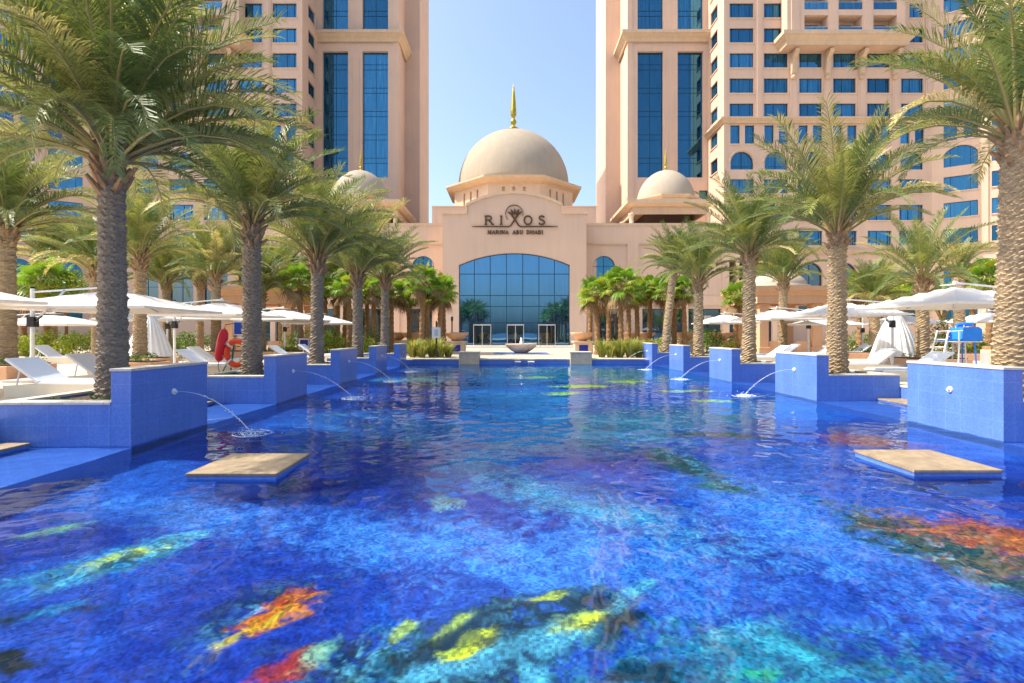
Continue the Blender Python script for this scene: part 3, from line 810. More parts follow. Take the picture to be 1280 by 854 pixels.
CORN = lambda zt, hgt, o: [(-.02, zt - hgt), (o * .25, zt - hgt), (o * .35, zt - hgt * .72), (o * .7, zt - hgt * .5), (o * .8, zt - hgt * .38),
                           (o, zt - hgt * .32), (o, zt), (-.02, zt)]
TOP = 61.0
def tower(s):
    side = 'right' if s > 0 else 'left'
    T = mirror(s)
    YS, YB, YR, YL = 81.0, 75.7, 70.0, 68.4
    xs = PX(757, YS); xb = PX(785, YB); xr = PX(905, YR); xe = 56.06
    t = thing('hotel_tower', T((xr, YB, .28)), f'tall pink hotel tower with strips of blue glass, {side} of the domed entrance', 'hotel tower', 'twin hotel towers')
    base = .25
    front = lambda Y: (lambda u, v, d: T((u, Y + d, v)))
    wall = MB(T); wallT = MB()
    # slab behind
    wall.box(xs, xe + 6, YS, YS + 9, base, TOP)
    # bay with the curtain glass
    h = px_holes(YB, [(797, 829), (847, 879)], [(64, 222)], .55) + px_holes(YB, [(797, 829), (847, 879)], [(-60, 37)], .55)
    small = [(PX(874, YB), PX(885, YB), PZ(252, YB), PZ(238, YB), .4, 0)]
    facade(wallT, front(YB), xb, xr, base, TOP, h + small)
    wall.quad((xb, YB, base), (xb, YS, base), (xb, YS, TOP), (xb, YB, TOP))
    wall.quad((xb, YB, TOP), (xr, YB, TOP), (xr, YS, TOP), (xb, YS, TOP))
    for c in ((789, 792.5), (832.5, 834.5), (841, 843)):
        wall.box(PX(c[0], YB), PX(c[1], YB), YB - .10, YB + .02, PZ(262, YB), PZ(72, YB)); 
    wall.box(xb - .10, xb + .62, YB - .14, YB + 2, base, TOP - .05)
    fl = 3.38; z = PZ(222, YB)
    for k, q in enumerate(h):
        hb = []; zz = q[2] + 2.2
        while zz < q[3] - .4:
            hb.append(zz); 
            if zz + .75 < q[3] - .3: hb.append(zz + .75)
            zz += fl
        w = window(front(YB), q, t, 1, 0, hbars=hb, fw=.045)
    for q in small: window(front(YB), q, t, 0, 0)
    # room block, side face
    W_ = lambda u, v, d: T((xr + d, u, v))
    sideh = []
    for yt in (-21, 11, 42, 74, 105, 137, 167.5, 200):
        sideh.append((72.2, 74.7, PZ(yt + 17.5, 73.4), PZ(yt, 73.4), .3, 0))
    facade(wallT, W_, YR, YB, base, TOP, sideh)
    for q in sideh: window(W_, q, t, 1, 0, sill=True)
    # room block, front
    rows = [(k, k + 18.8) for k in (-59, -27.6, 3.8, 35, 66.2, 97.8)] + [(129.2, 146)]
    h1 = px_holes(YR, [(912, 942), (955, 985)], rows, .3)
    rows2 = rows[4:]
    h2 = px_holes(YR, [(999, 1027.5), (1041.5, 1070), (1084, 1112.5), (1126.5, 1154.5)], rows2, .3)
    h2 += px_holes(YR, [(1137, 1154)], rows[:4], .3)
    pr = []
    for c in (928, 970.5, 1013, 1056, 1098, 1140.5):
        pr += px_holes(YR, [(c - 15, c - 3.2), (c + 3.2, c + 15)], [(156.5, 180)], .3)
    ar = []
    for c in (927.5, 970, 1013, 1056, 1099, 1140):
        hw = PX(c + 14.3, YR) - PX(c, YR); ar.append((PX(c - 14.3, YR), PX(c + 14.3, YR), PZ(212, YR), PZ(189.5, YR), .3, hw))
    low = px_holes(YR, [(c - 15, c + 15) for c in (927.5, 970, 1013, 1056, 1099.5, 1139)], [(224, 242), (256, 275.5), (288.5, 307)], .3)
    gr = []
    for c in (970, 1013, 1056, 1099.5, 1139):
        hw = PX(c + 15, YR) - PX(c, YR); gr.append((PX(c - 15, YR), PX(c + 15, YR), PZ(398, YR), PZ(328, YR), .4, hw * .75))
    # the stretch behind the protruding loggias stays closed above PZ(50)
    facade(wallT, front(YR), xr, xe, base, TOP, h1 + h2 + pr + ar + low + gr)
    for q in h1 + h2 + low: window(front(YR), q, t, 2, 0, vbars=[q[0] + (q[1] - q[0]) * .12, q[0] + (q[1] - q[0]) * .42, q[0] + (q[1] - q[0]) * .88], sill=True)
    for q in pr: window(front(YR), q, t, 0, 0, sill=True)
    for q in ar: window(front(YR), q, t, 1, 1)
    for q in gr: window(front(YR), q, t, 1, 2, pane=glass_dark)
    wall.quad((xr, YR, TOP), (xe, YR, TOP), (xe, YS, TOP), (xr, YS, TOP))
    wall.box(xe - .02, xe + 6, YR + .5, YS, base, TOP)
    # pilasters between the window columns, stopping at the cornice
    for c, hi in ((948.5, -140), (992, 68), (1034, 88), (1077, 88), (1119.5, 88), (1161, -140)):
        wall.box(PX(c - 4.6, YR), PX(c + 4.6, YR), YR - .14, YR + .02, PZ(147.5, YR), min(TOP - .2, PZ(hi, YR)))
        wall.box(PX(c - 2.6, YR), PX(c + 2.6, YR), YR - .20, YR - .13, PZ(147.5, YR) + .01, min(TOP - .25, PZ(hi, YR) - .02))
    wall.box(PX(905, YR) - .06, PX(908.5, YR), YR - .10, YR + .9, base, TOP - .1)
    # loggia block on brackets
    xa, xc = PX(984, YL), PX(1131, YL); zb = PZ(43, YL) - 1.5
    lg = []
    for c in ((1005.5, 1035), (1048.5, 1078), (1092, 1121.5)):
        for k in range(-5, 1):
            lg.append((PX(c[0], YL), PX(c[1], YL), PZ(43 + 31.2 * k, YL), PZ(19 + 31.2 * k, YL), 1.55, 0))
    lg = [q for q in lg if q[3] < TOP - .5]
    facade(wallT, front(YL), xa, xc, zb, TOP, lg)
    wall.quad((xa, YL, zb), (xa, YR, zb), (xa, YR, TOP), (xa, YL, TOP)); wall.quad((xc, YL, zb), (xc, YR, zb), (xc, YR, TOP), (xc, YL, TOP))
    wall.quad((xa, YL, TOP), (xc, YL, TOP), (xc, YR, TOP), (xa, YR, TOP)); wall.quad((xa, YL, zb), (xc, YL, zb), (xc, YR, zb), (xa, YR, zb))
    for a in (xa, ):
        for c in (994, 1041.7, 1085, 1126):
            wall.box(PX(c - 5, YL), PX(c + 5, YL), YL - .12, YL + .02, zb + .3, TOP - .3)
    wm = wall.build('wall', stucco, t); wf = wallT.build('facade', stucco, t)
    for q in lg:
        z1 = q[2] + .95
        r_ = MB(T); r_.box(q[0] + .02, q[1] - .02, YL + .03, YL + .07, q[2] + .06, z1); g_ = r_.build('balcony_rail', rail_glass, t)
        r_ = MB(T); r_.box(q[0] + .01, q[1] - .01, YL + .01, YL + .09, z1, z1 + .06); r_.build('handrail', grey_metal, g_)
        window(front(YL), (q[0] + .01, q[1] - .5, q[2], q[3] - .5, 1.54), t, 1, 0)
    # cornices
    c = MB(T)
    c.sweep([(xb - .1, YS), (xb - .1, YB - .14), (xr, YB - .14)], CORN(PZ(43, YB) + .12, 1.35, .95))
    c.build('cornice', trim, t)
    c = MB(T)
    c.sweep([(xr - .06, YB), (xr - .06, YR - .1), (xe, YR - .1)], CORN(PZ(148, YR), .72, .55))
    c.build('cornice', trim, t)
    c = MB(T)
    c.sweep([(xr - .03, YB), (xr - .03, YR - .05), (xe, YR - .05)], CORN(PZ(313, YR), .6, .35))
    c.build('cornice', trim, t)
    c = MB(T)
    c.sweep([(xa, YR), (xa, YL - .12), (xc, YL - .12), (xc, YR)], CORN(PZ(43, YL), 1.55, 1.0))
    c.build('cornice', trim, t)
    c = MB(T)
    c.sweep([(xs, YS + 9), (xs, YS), (xb, YS)], CORN(TOP, 1.2, .6))
    c.build('cornice', trim, t)
    # brackets under the loggia block
    for cc in (994.5, 1037.5, 1080.5, 1123):
        b_ = MB(T); x = PX(cc, YL + .7)
        yb = YR - .16
        b_.poly_prism([(yb, zb - .2), (YL + .05, zb - .2), (YL + .25, zb - .6), (yb - .55, zb - 1.1), (yb - .42, zb - 2.9), (yb, zb - 3.3)],
                      lambda u, w, k: (x - .28 + .56 * k, u, w))
        b_.lathe([(0, -.35), (.26, -.2), (.33, 0), (.2, .25), (0, .3)], (x, yb - .2, zb - 3.45), 10)
        b_.build('bracket', trim, t)
    # raised archivolts
    for q in ar:
        b_ = MB(T); pts = arch_pts(q[0] - .22, q[1] + .22, q[3] - q[5], q[5] + .22)
        b_.tube([(u, YR - .02, w) for u, w in pts], .11, 6); b_.build('arch_moulding', stucco2, t)
tower(1); tower(-1)

def wing(s):
    side = 'right' if s > 0 else 'left'
    T = mirror(s); O = (56.06, 70.0); D = (.81, -.586); Nn = (.586, .81)
    P = lambda u, v, d: T((O[0] + D[0] * u + Nn[0] * d, O[1] + D[1] * u + Nn[1] * d, v))
    t = thing('hotel_wing', P(8, .28, 0), f'angled pink hotel wing behind the palms at the far {side}', 'hotel wing', 'angled hotel wings')
    wl = MB()
    cols = [(1.2, 4.6), (5.9, 9.2), (10.5, 13.8), (15.1, 18.4)]
    h = []
    zs = lambda py: PZ(py, 70)
    for a, b_ in cols:
        for k in (-59, -27.6, 3.8, 35, 66.2, 97.8, 129.2): h.append((a, b_, zs(k + 18), zs(k), .3, 0))
        h += [(a, a + 1.35, zs(180), zs(157), .3, 0), (b_ - 1.35, b_, zs(180), zs(157), .3, 0)]
        h.append((a, b_, zs(212), zs(187), .3, 1.0))
        for k in (224, 256, 288.5): h.append((a, b_, zs(k + 18.5), zs(k), .3, 0))
        h.append((a, b_, zs(400), zs(329), .4, 1.2))
    facade(wl, P, 0, 20, .25, TOP, h)
    p = [P(20, .25, 0), P(20, .25, 14), P(20, TOP, 14), P(20, TOP, 0)]; wl.quad(*p)
    wl.quad(P(0, TOP, 0), P(20, TOP, 0), P(20, TOP, 14), P(0, TOP, 14))
    for u in (5.25, 9.85, 14.45):
        q = [P(u + du, z, dd) for dd in (-.14, .02) for du, z in ((-.32, zs(310)), (.32, zs(310)), (.32, TOP - .2), (-.32, TOP - .2))]
        wl.add(q, ((0, 1, 2, 3), (4, 7, 6, 5), (0, 4, 5, 1), (1, 5, 6, 2), (2, 6, 7, 3), (3, 7, 4, 0)))
    wl.build('wall', stucco, t)
    for q in h: window(P, q, t, 2 if q[1] - q[0] > 2 else 0, 0, vbars=None if q[1] - q[0] < 2 else [q[0] + .7, q[1] - .7], pane=glass, sill=not q[5])
    c = MB(T)
    pa = lambda u: (O[0] + D[0] * u - Nn[0] * .05, O[1] + D[1] * u - Nn[1] * .05)
    c.sweep([pa(-.3), pa(20)], CORN(zs(148), .72, .55)); c.build('cornice', trim, t); c = MB(T)
    c.sweep([pa(-.2), pa(20)], CORN(zs(313), .6, .35))
    c.build('cornice', trim, t)
wing(1); wing(-1)

def finial(mb, c, hgt, k=1.0):
    mb.lathe([(.62 * k, 0), (.35 * k, .05 * hgt), (.12 * k, .09 * hgt), (.14 * k, .11 * hgt), (.27 * k, .15 * hgt), (.29 * k, .18 * hgt), (.2 * k, .22 * hgt), (.10 * k, .245 * hgt),
              (.16 * k, .27 * hgt), (.27 * k, .32 * hgt), (.27 * k, .40 * hgt), (.2 * k, .62 * hgt), (.10 * k, .85 * hgt), (.03 * k, .97 * hgt), (0, hgt)], c, 16)
def dome_prof(r_, hgt, n=14, stilt=.0):
    pr = [(r_, 0)]
    for k in range(n + 1):
        a = math.pi / 2 * k / n; pr.append((r_ * math.cos(a) if k < n else 0, stilt + (hgt - stilt) * math.sin(a)))
    return pr

# podium on each side of the entrance hall
def podium(s):
    side = 'right' if s > 0 else 'left'
    T = mirror(s); Y = 60.0
    t = thing('podium_block', T((18, Y, .28)), f'low pink hotel block with pilasters and shopfronts on the {side} of the entrance hall', 'hotel block', 'low blocks beside the entrance')
    F = lambda u, v, d: T((u, Y + d, v))
    xl, xr_ = 7.9, PX(972, Y); zt = PZ(280, Y)
    hw = PX(769, Y) - PX(755, Y)
    arch = (PX(741, Y), PX(769, Y), PZ(362, Y), PZ(320, Y), .35, hw)
    shop = px_holes(Y, [(742, 775), (803, 833), (838, 854), (860, 902), (912, 940), (946, 966)], [(386, 431)], .5)
    logg = px_holes(Y, [(903, 921), (924, 942), (945, 966)], [(326, 357)], 2.2)
    m = MB(); facade(m, F, xl, xr_, .25, zt, [arch] + shop + logg)
    m2 = MB(T)
    m2.quad((xr_, Y, .25), (xr_, 70, .25), (xr_, 70, zt), (xr_, Y, zt)); m2.quad((xl, Y, zt), (xr_, Y, zt), (xr_, 75.6, zt), (xl, 75.6, zt))
    # frieze and pilasters stand 12 cm proud: panels between them read as recessed
    m2.box(xl, xr_ + .12, Y - .14, Y - .002, PZ(305, Y), zt + .02)
    for a, b_ in ((784, 798), (833, 838), (854.5, 860), (902.5, 911)):
        m2.box(PX(a, Y), PX(b_, Y), Y - .14, Y - .004, .25, PZ(305, Y) - .002)
    m2.box(PX(798, Y), PX(903, Y), Y - .13, Y - .003, PZ(382, Y), PZ(370, Y))
    m.build('facade', stucco, t); m2.build('wall', stucco, t)
    c = MB(T); c.box(xl, xr_ + .18, Y - .22, Y - .142, zt - .25, zt + .05); c.box(xl, PX(784, Y) - .01, Y - .18, Y - .141, PZ(306, Y), PZ(304.6, Y)); c.box(PX(798, Y), xr_, Y - .18, Y - .141, PZ(306, Y), PZ(304.6, Y))
    c.build('string_course', trim, t)
    window(F, arch, t, 1, 1, hbars=[PZ(333, Y)])
    for q in shop: window(F, q, t, 1, 1, pane=glass_dark, fw=.07)
    for q in logg:
        window(F, (q[0] + .01, q[1] - .01, q[2] + .01, q[3] - .4, 2.18), t, 1, 1, pane=glass_dark)
        c = MB(T); c.lathe([(.22, 0), (.22, .12), (.15, .2), (.14, 2.2), (.2, 2.35), (.24, 2.5), (.24, (PZ(326, Y) - PZ(357, Y)) - .01)], (q[1] + .14, Y + .12, PZ(357, Y)), 12); c.build('column', stucco2, t, smooth=True)
podium(1); podium(-1)

# roof pavilions with small domes
def roof_pavilion(s):
    side = 'right' if s > 0 else 'left'
    T = mirror(s); Y1, Y2 = 61.8, 71.5; xa, xc = PX(788, 62), PX(886, 62)
    zr = PZ(280, 60); zc = PZ(250.5, Y1)
    cx, cy = PX(832, 66.5), 66.5
    t = thing('roof_pavilion', T((cx, cy, zr)), f'open roof pavilion with a small pale dome, {side} of the great dome', 'roof pavilion', 'small domed roof pavilions')
    c = MB(T)
    c.sweep([(xa, Y2), (xa, Y1), (xc, Y1), (xc, Y2)], [(-.5, zc - 1.55), (-.25, zc - 1.55), (-.25, zc - .75), (.1, zc - .7), (.45, zc - .4), (.5, zc - .38), (.5, zc), (-.5, zc)], closed=True)
    c.box(xa + .4, xc - .4, Y1 + .4, Y2 - .4, zc - .7, zc - .02)
    c.build('cornice', trim, t)
    for x, y in ((xa + .1, Y1 + .1), (xa + .1, Y2 - .1), (xc - .1, Y1 + .1), (xc - .1, Y2 - .1), (xa + .1, (Y1 + Y2) / 2), (xc - .1, (Y1 + Y2) / 2)):
        k = MB(T); hh = zc - 1.55 - zr
        k.lathe([(.34, 0), (.34, .2), (.26, .28), (.25, hh - .4), (.3, hh - .3), (.36, hh - .12), (.36, hh)], (x, y, zr), 14); k.build('column', stucco2, t, smooth=True)
    k = MB(T); k.box(xa + 2.6, xc - 1.2, Y1 + 3.2, Y2 - 1, zr, zc - .7); k.build('shade_core', interior, t)  # dark box added as the shade inside the open pavilion
    zd = zc - .02
    oct_ = [(cx + 3.95 * math.cos(R(22.5 - 45 * k)), cy + 3.95 * math.sin(R(22.5 - 45 * k))) for k in range(8)]
    k = MB(T); k.poly_prism(oct_, lambda u, v, w: (u, v, zd + .75 * w)); dr = k.build('drum', stucco2, t)
    k = MB(T); k.sweep([(u, v) for u, v in oct_][::-1], [(-.05, zd + .6), (.1, zd + .6), (.35, zd + .85), (.35, zd + 1.0), (-.05, zd + 1.0)], closed=True)
    k.build('drum_cornice', trim, t)
    ztop = PZ(214, cy)
    k = MB(T); k.lathe(dome_prof(3.58, ztop - zd - .7), (cx, cy, zd + .7), 40); d = k.build('dome', gaz_dome, t, smooth=True)
    k = MB(T); finial(k, (cx, cy, ztop - .08), PZ(187, cy) - ztop + .1, .62); k.build('finial', gold, t, smooth=True)
roof_pavilion(1); roof_pavilion(-1)

# entrance hall with the great dome
def entrance():
    Y = 56.0
    t = thing('entrance_hall', (.4, Y, .28), 'pink entrance hall with a great stone dome and a broad arched blue glass front', 'entrance hall')
    F = lambda u, v, d: (u, Y + d, v)
    xl, xr_ = PX(553, Y), PX(733, Y); zs = PZ(268, Y)
    q = (PX(573.5, Y), PX(712.5, Y), .40, PZ(316, Y), .6, PZ(316, Y) - PZ(331, Y))
    m = MB(); facade(m, F, xl, xr_, .25, zs, [q])
    # gable: stepped shoulders and a segmental arch
    ga, gb = PX(584, Y), PX(701.5, Y); g0, g1 = PZ(257, Y), PZ(242, Y)
    arc = arch_pts(ga, gb, g0, g1 - g0, 24)
    out = [(xl, zs), (xr_, zs), (xr_, zs + .02), (gb, zs + .02)] + arc[::-1] + [(ga, zs + .02), (xl, zs + .02)]
    m.poly_prism(out, lambda u, v, k: (u, Y + .7 * k, v))
    m.quad((xl, Y, .25), (xl, 62, .25), (xl, 62, zs), (xl, Y, zs)); m.quad((xr_, Y, .25), (xr_, 62, .25), (xr_, 62, zs), (xr_, Y, zs))
    m.quad((xl, Y, zs), (xr_, Y, zs), (xr_, 62, zs), (xl, 62, zs))
    m.build('facade', stucco, t)
    c = MB()
    for k in range(len(arc) - 1):
        (x1, z1), (x2, z2) = arc[k], arc[k + 1]
        p = [(x, y, z) for y in (Y - .16, Y + .75) for x, z in ((x1, z1 - .03), (x2, z2 - .03), (x2, z2 + .27), (x1, z1 + .27))]
        c.add(p, ((0, 1, 2, 3), (4, 7, 6, 5), (0, 4, 5, 1), (2, 6, 7, 3), (1, 5, 6, 2), (3, 7, 4, 0)))
    c.box(xl - .14, ga - .002, Y - .14, Y + .74, zs + .022, zs + .30); c.box(gb + .002, xr_ + .14, Y - .14, Y + .74, zs + .022, zs + .30)
    c.box(ga - .16, ga - .01, Y - .12, Y + .72, zs + .302, g0 + .25); c.box(gb + .01, gb + .16, Y - .12, Y + .72, zs + .302, g0 + .25)
    c.build('coping', stucco2, t)
    # attic block behind
    ya = 60.3; m = MB(); m.box(PX(540, ya), PX(745.5, ya), ya, 84, .25, PZ(259, ya)); m.build('attic', stucco, t)
    c = MB(); c.box(PX(539.6, ya), PX(746, ya), ya - .08, 84.1, PZ(259, ya) + .002, PZ(257.6, ya)); c.build('attic_coping', stucco2, t)
    # octagonal drum
    cx, cy = .42, 70.6; ap = 7.55; R8 = ap / math.cos(R(22.5)); zt = PZ(219, 62.2)
    zb = PZ(259, ya); zc = zt - .62
    o8 = lambda r_: [(cx + r_ * math.sin(R(22.5 + 45 * k)), cy - r_ * math.cos(R(22.5 + 45 * k))) for k in range(8)]
    ring = o8(R8)
    m = MB()
    for k in range(8):
        (x1, y1), (x2, y2) = ring[k], ring[(k + 1) % 8]
        dx, dy = x2 - x1, y2 - y1; L = math.hypot(dx, dy); dx /= L; dy /= L; nx, ny = dy, -dx
        P = lambda u, v, d, x1=x1, y1=y1, dx=dx, dy=dy, nx=nx, ny=ny: (x1 + dx * u - nx * d, y1 + dy * u - ny * d, v)
        sl = [(L / 2 + e - .17, L / 2 + e + .17, zc - 2.25, zc - .50, .28, 0) for e in (-1.25, 0, 1.25)]
        facade(m, P, 0, L, zb - .3, zc + .2, sl)
        for a, b_, v0, v1, dd, _ in sl: m.quad(P(a, v0, dd), P(b_, v0, dd), P(b_, v1, dd), P(a, v1, dd))
    m.build('drum', stucco2, t)
    c = MB(); c.sweep(o8(R8), [(-.1, zc - .06), (.12, zc - .06), (.18, zc + .02), (.75, zc + .16), (.82, zc + .22), (1.0, zc + .30), (1.08, zt - .20), (1.08, zt), (-.3, zt + .15)], closed=True)
    c.build('drum_cornice', trim, t)
    m = MB(); m.poly_prism(o8(R8 - .1), lambda u, v, k: (u, v, zc + .2 + (zt + .12 - zc - .2) * k)); m.build('drum_roof', dome_m, t)
    ztop = PZ(165.5, cy)
    m = MB(); m.lathe(dome_prof(7.36, ztop - zt - .1, 24, .7), (cx, cy, zt + .1), 64); d = m.build('dome', dome_m, t, smooth=True)
    m = MB(); m.lathe([(1.15, -.12), (.95, .1), (.55, .42), (.42, .5), (0, .5)], (cx, cy, ztop - .05), 20); m.build('dome_cap', gaz_dome, t, smooth=True)
    m = MB(); finial(m, (cx, cy, ztop + .3), PZ(104, cy) - ztop - .3, 1.45); m.build('finial', gold, t, smooth=True)
    # glass front
    vb = [PX(p, Y) for p in (592.5, 612.5, 633, 653.5, 674, 693.5)]; hb = [PZ(p, Y) for p in (342, 369, 383, 403.5)]
    f = window(F, q, t, 0, 0, pane=glass_hall, fw=.07, vbars=vb, hbars=hb)
    # glazed door lobbies
    for a, b_ in ((592, 613.5), (634, 654.5), (673.5, 694)):
        yd = Y - .9; x1, x2 = PX(a, yd), PX(b_, yd); zd = PZ(405.5, yd)
        v = MB(); w = .06
        for x in (x1, (x1 + x2) / 2, x2): v.box(x - w / 2, x + w / 2, yd, yd + .09, .40, zd)
        v.box(x1, x2, yd + .003, yd + .087, zd - .12, zd - .004)
        v.box(x1 - w / 2, x2 + w / 2, yd + .1, Y + .5, zd - .10, zd - .01)
        for x in (x1, x2): v.box(x - w / 2 + .003, x + w / 2 - .003, Y + .35, Y + .45, .40, zd - .11)
        dr = v.build('door_frame', grey_metal, t)
        g = MB()
        g.box(x1 + w / 2, (x1 + x2) / 2 - w / 2, yd + .04, yd + .055, .42, zd - .13); g.box((x1 + x2) / 2 + w / 2, x2 - w / 2, yd + .04, yd + .055, .42, zd - .13)
        for x in (x1, x2): g.box(x - .008, x + .008, yd + .1, Y + .34, .42, zd - .12)
        g.build('door_glass', glass_dark, dr)
        hd = MB()
        for e in (-.10, .10): hd.tube([((x1 + x2) / 2 + e, yd - .05, 1.1), ((x1 + x2) / 2 + e, yd - .05, 1.75)], .018, 6)
        hd.build('door_handle', gold, dr)
    return t
entrance()

# hotel name on the gable, cut as stroke letters with serifs
GLY = {
 'R': [([(0, 0), (0, 1)], 1), ([(0, 1), (.34, 1), (.52, .9), (.55, .75), (.5, .6), (.34, .5), (0, .5)], .8), ([(.3, .5), (.66, 0)], 1.1)],
 'I': [([(0, 0), (0, 1)], 1)],
 'O': [([(.42 + .42 * math.cos(2 * math.pi * k / 20), .5 + .5 * math.sin(2 * math.pi * k / 20)) for k in range(21)], .95)],
 'S': [([(.52, .82), (.44, .95), (.28, 1), (.12, .95), (.04, .8), (.1, .63), (.3, .52), (.48, .42), (.56, .25), (.48, .07), (.3, 0), (.12, .04), (.02, .2)], .95)],
 'M': [([(0, 0), (.06, 1)], .7), ([(.06, 1), (.42, .1)], 1.1), ([(.42, .1), (.78, 1)], .7), ([(.78, 1), (.84, 0)], 1.1)],
 'A': [([(0, 0), (.36, 1)], .7), ([(.36, 1), (.72, 0)], 1.15), ([(.14, .34), (.58, .34)], .6)],
 'N': [([(0, 0), (0, 1)], .7), ([(0, 1), (.66, 0)], 1.15), ([(.66, 0), (.66, 1)], .7)],
 'B': [([(0, 0), (0, 1)], 1), ([(0, 1), (.34, 1), (.48, .88), (.48, .68), (.34, .54), (0, .54)], .8), ([(.34, .54), (.54, .42), (.56, .18), (.4, 0), (0, 0)], .9)],
 'U': [([(0, 1), (0, .3), (.08, .08), (.3, 0), (.52, .08), (.6, .3), (.6, 1)], .9)],
 'D': [([(0, 0), (0, 1)], 1), ([(0, 1), (.34, 1), (.58, .85), (.68, .5), (.58, .15), (.34, 0), (0, 0)], .9)],
 'H': [([(0, 0), (0, 1)], 1), ([(.66, 0), (.66, 1)], 1), ([(0, .52), (.66, .52)], .6)]}
ADV = {'R': .66, 'I': 0, 'O': .84, 'S': .56, 'M': .84, 'A': .72, 'N': .66, 'B': .56, 'U': .6, 'D': .68, 'H': .66}
SERIF = {'R': [(0, 0), (0, 1), (.66, 0)], 'I': [(0, 0), (0, 1)], 'M': [(0, 0), (.84, 0), (.03, 1), (.8, 1)], 'A': [(0, 0), (.72, 0)],
         'N': [(0, 0), (0, 1), (.66, 1)], 'B': [(-.02, 0), (-.02, 1)], 'U': [(0, 1), (.6, 1)], 'D': [(-.02, 0), (-.02, 1)], 'H': [(0, 0), (0, 1), (.66, 0), (.66, 1)]}
def stroke(mb, pts, w, y0, y1):
    n = len(pts); L = []; Rr = []
    for i, p in enumerate(pts):
        a = pts[max(i - 1, 0)]; b_ = pts[min(i + 1, n - 1)]
        if pts[0] == pts[-1] and i in (0, n - 1): a, b_ = pts[-2], pts[1]
        dx, dy = b_[0] - a[0], b_[1] - a[1]; l = math.hypot(dx, dy) or 1
        ww = w[i] if hasattr(w, '__len__') else w
        ox, oy = -dy / l * ww / 2, dx / l * ww / 2
        L.append((p[0] + ox, p[1] + oy)); Rr.append((p[0] - ox, p[1] - oy))
    v = []
    for l, r_ in zip(L, Rr): v += [(l[0], y0, l[1]), (r_[0], y0, r_[1]), (r_[0], y1, r_[1]), (l[0], y1, l[1])]
    f = []
    for i in range(n - 1):
        for k in range(4): f.append((i * 4 + k, i * 4 + (k + 1) % 4, i * 4 + 4 + (k + 1) % 4, i * 4 + 4 + k))
    f += [(0, 1, 2, 3), (n * 4 - 1, n * 4 - 2, n * 4 - 3, n * 4 - 4)]
    mb.add(v, f)
def letter(mb, ch, x, z, hgt, wid, wt, y0, y1):
    sx = wid / max(ADV[ch], .3) if ch != 'I' else hgt
    cnt = 0
    for pts, k in GLY[ch]:
        stroke(mb, [(x + p[0] * sx, z + p[1] * hgt) for p in pts], wt * k, y0 + .002 * cnt, y1); cnt += 1
    for sxp, sz in SERIF.get(ch, []):
        zz = z + (sz * hgt) + (-.0 if sz else .0)
        mb.box(x + sxp * sx - wt * 1.05, x + sxp * sx + wt * 1.05, y0 - .003, y1, zz - wt * .22, zz + wt * .22)
def hotel_sign():
    Y = 56.0; y0, y1 = Y - .14, Y - .02
    X = lambda p: PX(p, Y); Z = lambda p: PZ(p, Y)
    t = thing('hotel_sign', (X(643.5), Y, Z(293)), 'raised bronze hotel lettering with a leaping figure in a ring, above the arched glass', 'hotel sign')
    for ch, a, b_ in (('R', 607.3, 615.8), ('I', 626.5, 626.5), ('O', 655.2, 664.6), ('S', 673.3, 680.7)):
        m = MB(); letter(m, ch, X(a), Z(280.8), Z(270.3) - Z(280.8), (X(b_) - X(a)) if ch != 'I' else .4, .155, y0, y1); m.build('letter', bronze, t)
    word = 'MARINA ABU DHABI'; gap = .42
    tot = sum((ADV.get(c, .5) if c != 'I' else .1) + gap for c in word) - gap
    k = (X(678) - X(610)) / tot; x = X(610); hh = Z(288.4) - Z(292.8)
    for c in word:
        w = (ADV.get(c, .5) if c != 'I' else .1)
        if c != ' ':
            m = MB()
            if c == 'I': letter(m, c, x + .05 * k, Z(292.8), hh, .1, .07, y0, y1)
            else: letter(m, c, x, Z(292.8), hh, w * k, .07, y0, y1)
            m.build('letter', bronze, t)
        x += (w + gap) * k
    # figure: legs run out into the two ground lines, arms raised into a crown of leaves
    m = MB()
    stroke(m, [(X(590), Z(283.4)), (X(600), Z(283.4)), (X(636.3), Z(283.6)), (X(638.6), Z(282.2)), (X(646.5), Z(270.2)), (X(648.6), Z(267.0))], [.03, .10, .13, .15, .2, .16], y0, y1)
    stroke(m, [(X(697), Z(283.4)), (X(687), Z(283.4)), (X(650.8), Z(283.6)), (X(648.4), Z(282.2)), (X(640.6), Z(270.2)), (X(638.2), Z(267.0))], [.03, .10, .13, .15, .2, .16], y0 - .006, y1)
    for a in (-52, -26, 0, 26, 52):
        r1, r2 = .25, 1.0 if abs(a) < 40 else .95
        c = (X(643.5), Z(270.6)); d = (math.sin(R(a)), math.cos(R(a)))
        stroke(m, [(c[0] + d[0] * r1, c[1] + d[1] * r1 * .8), (c[0] + d[0] * (r1 + r2) / 2, c[1] + d[1] * (r1 + r2) * .4), (c[0] + d[0] * r2, c[1] + d[1] * r2 * .8)], [.08, .22, .05], y0 - .01 - .0007 * (a + 60), y1)
    m.build('emblem', bronze, t)
    m = MB()
    pts = [(X(642.8) + .93 * math.cos(R(a)), Z(267.6) + .93 * math.sin(R(a))) for a in range(-15, 226, 10)]
    stroke(m, pts, [.02 + .05 * math.sin(math.pi * k / (len(pts) - 1)) for k in range(len(pts))], y0 + .03, y1); m.build('ring', bronze, t)
hotel_sign()

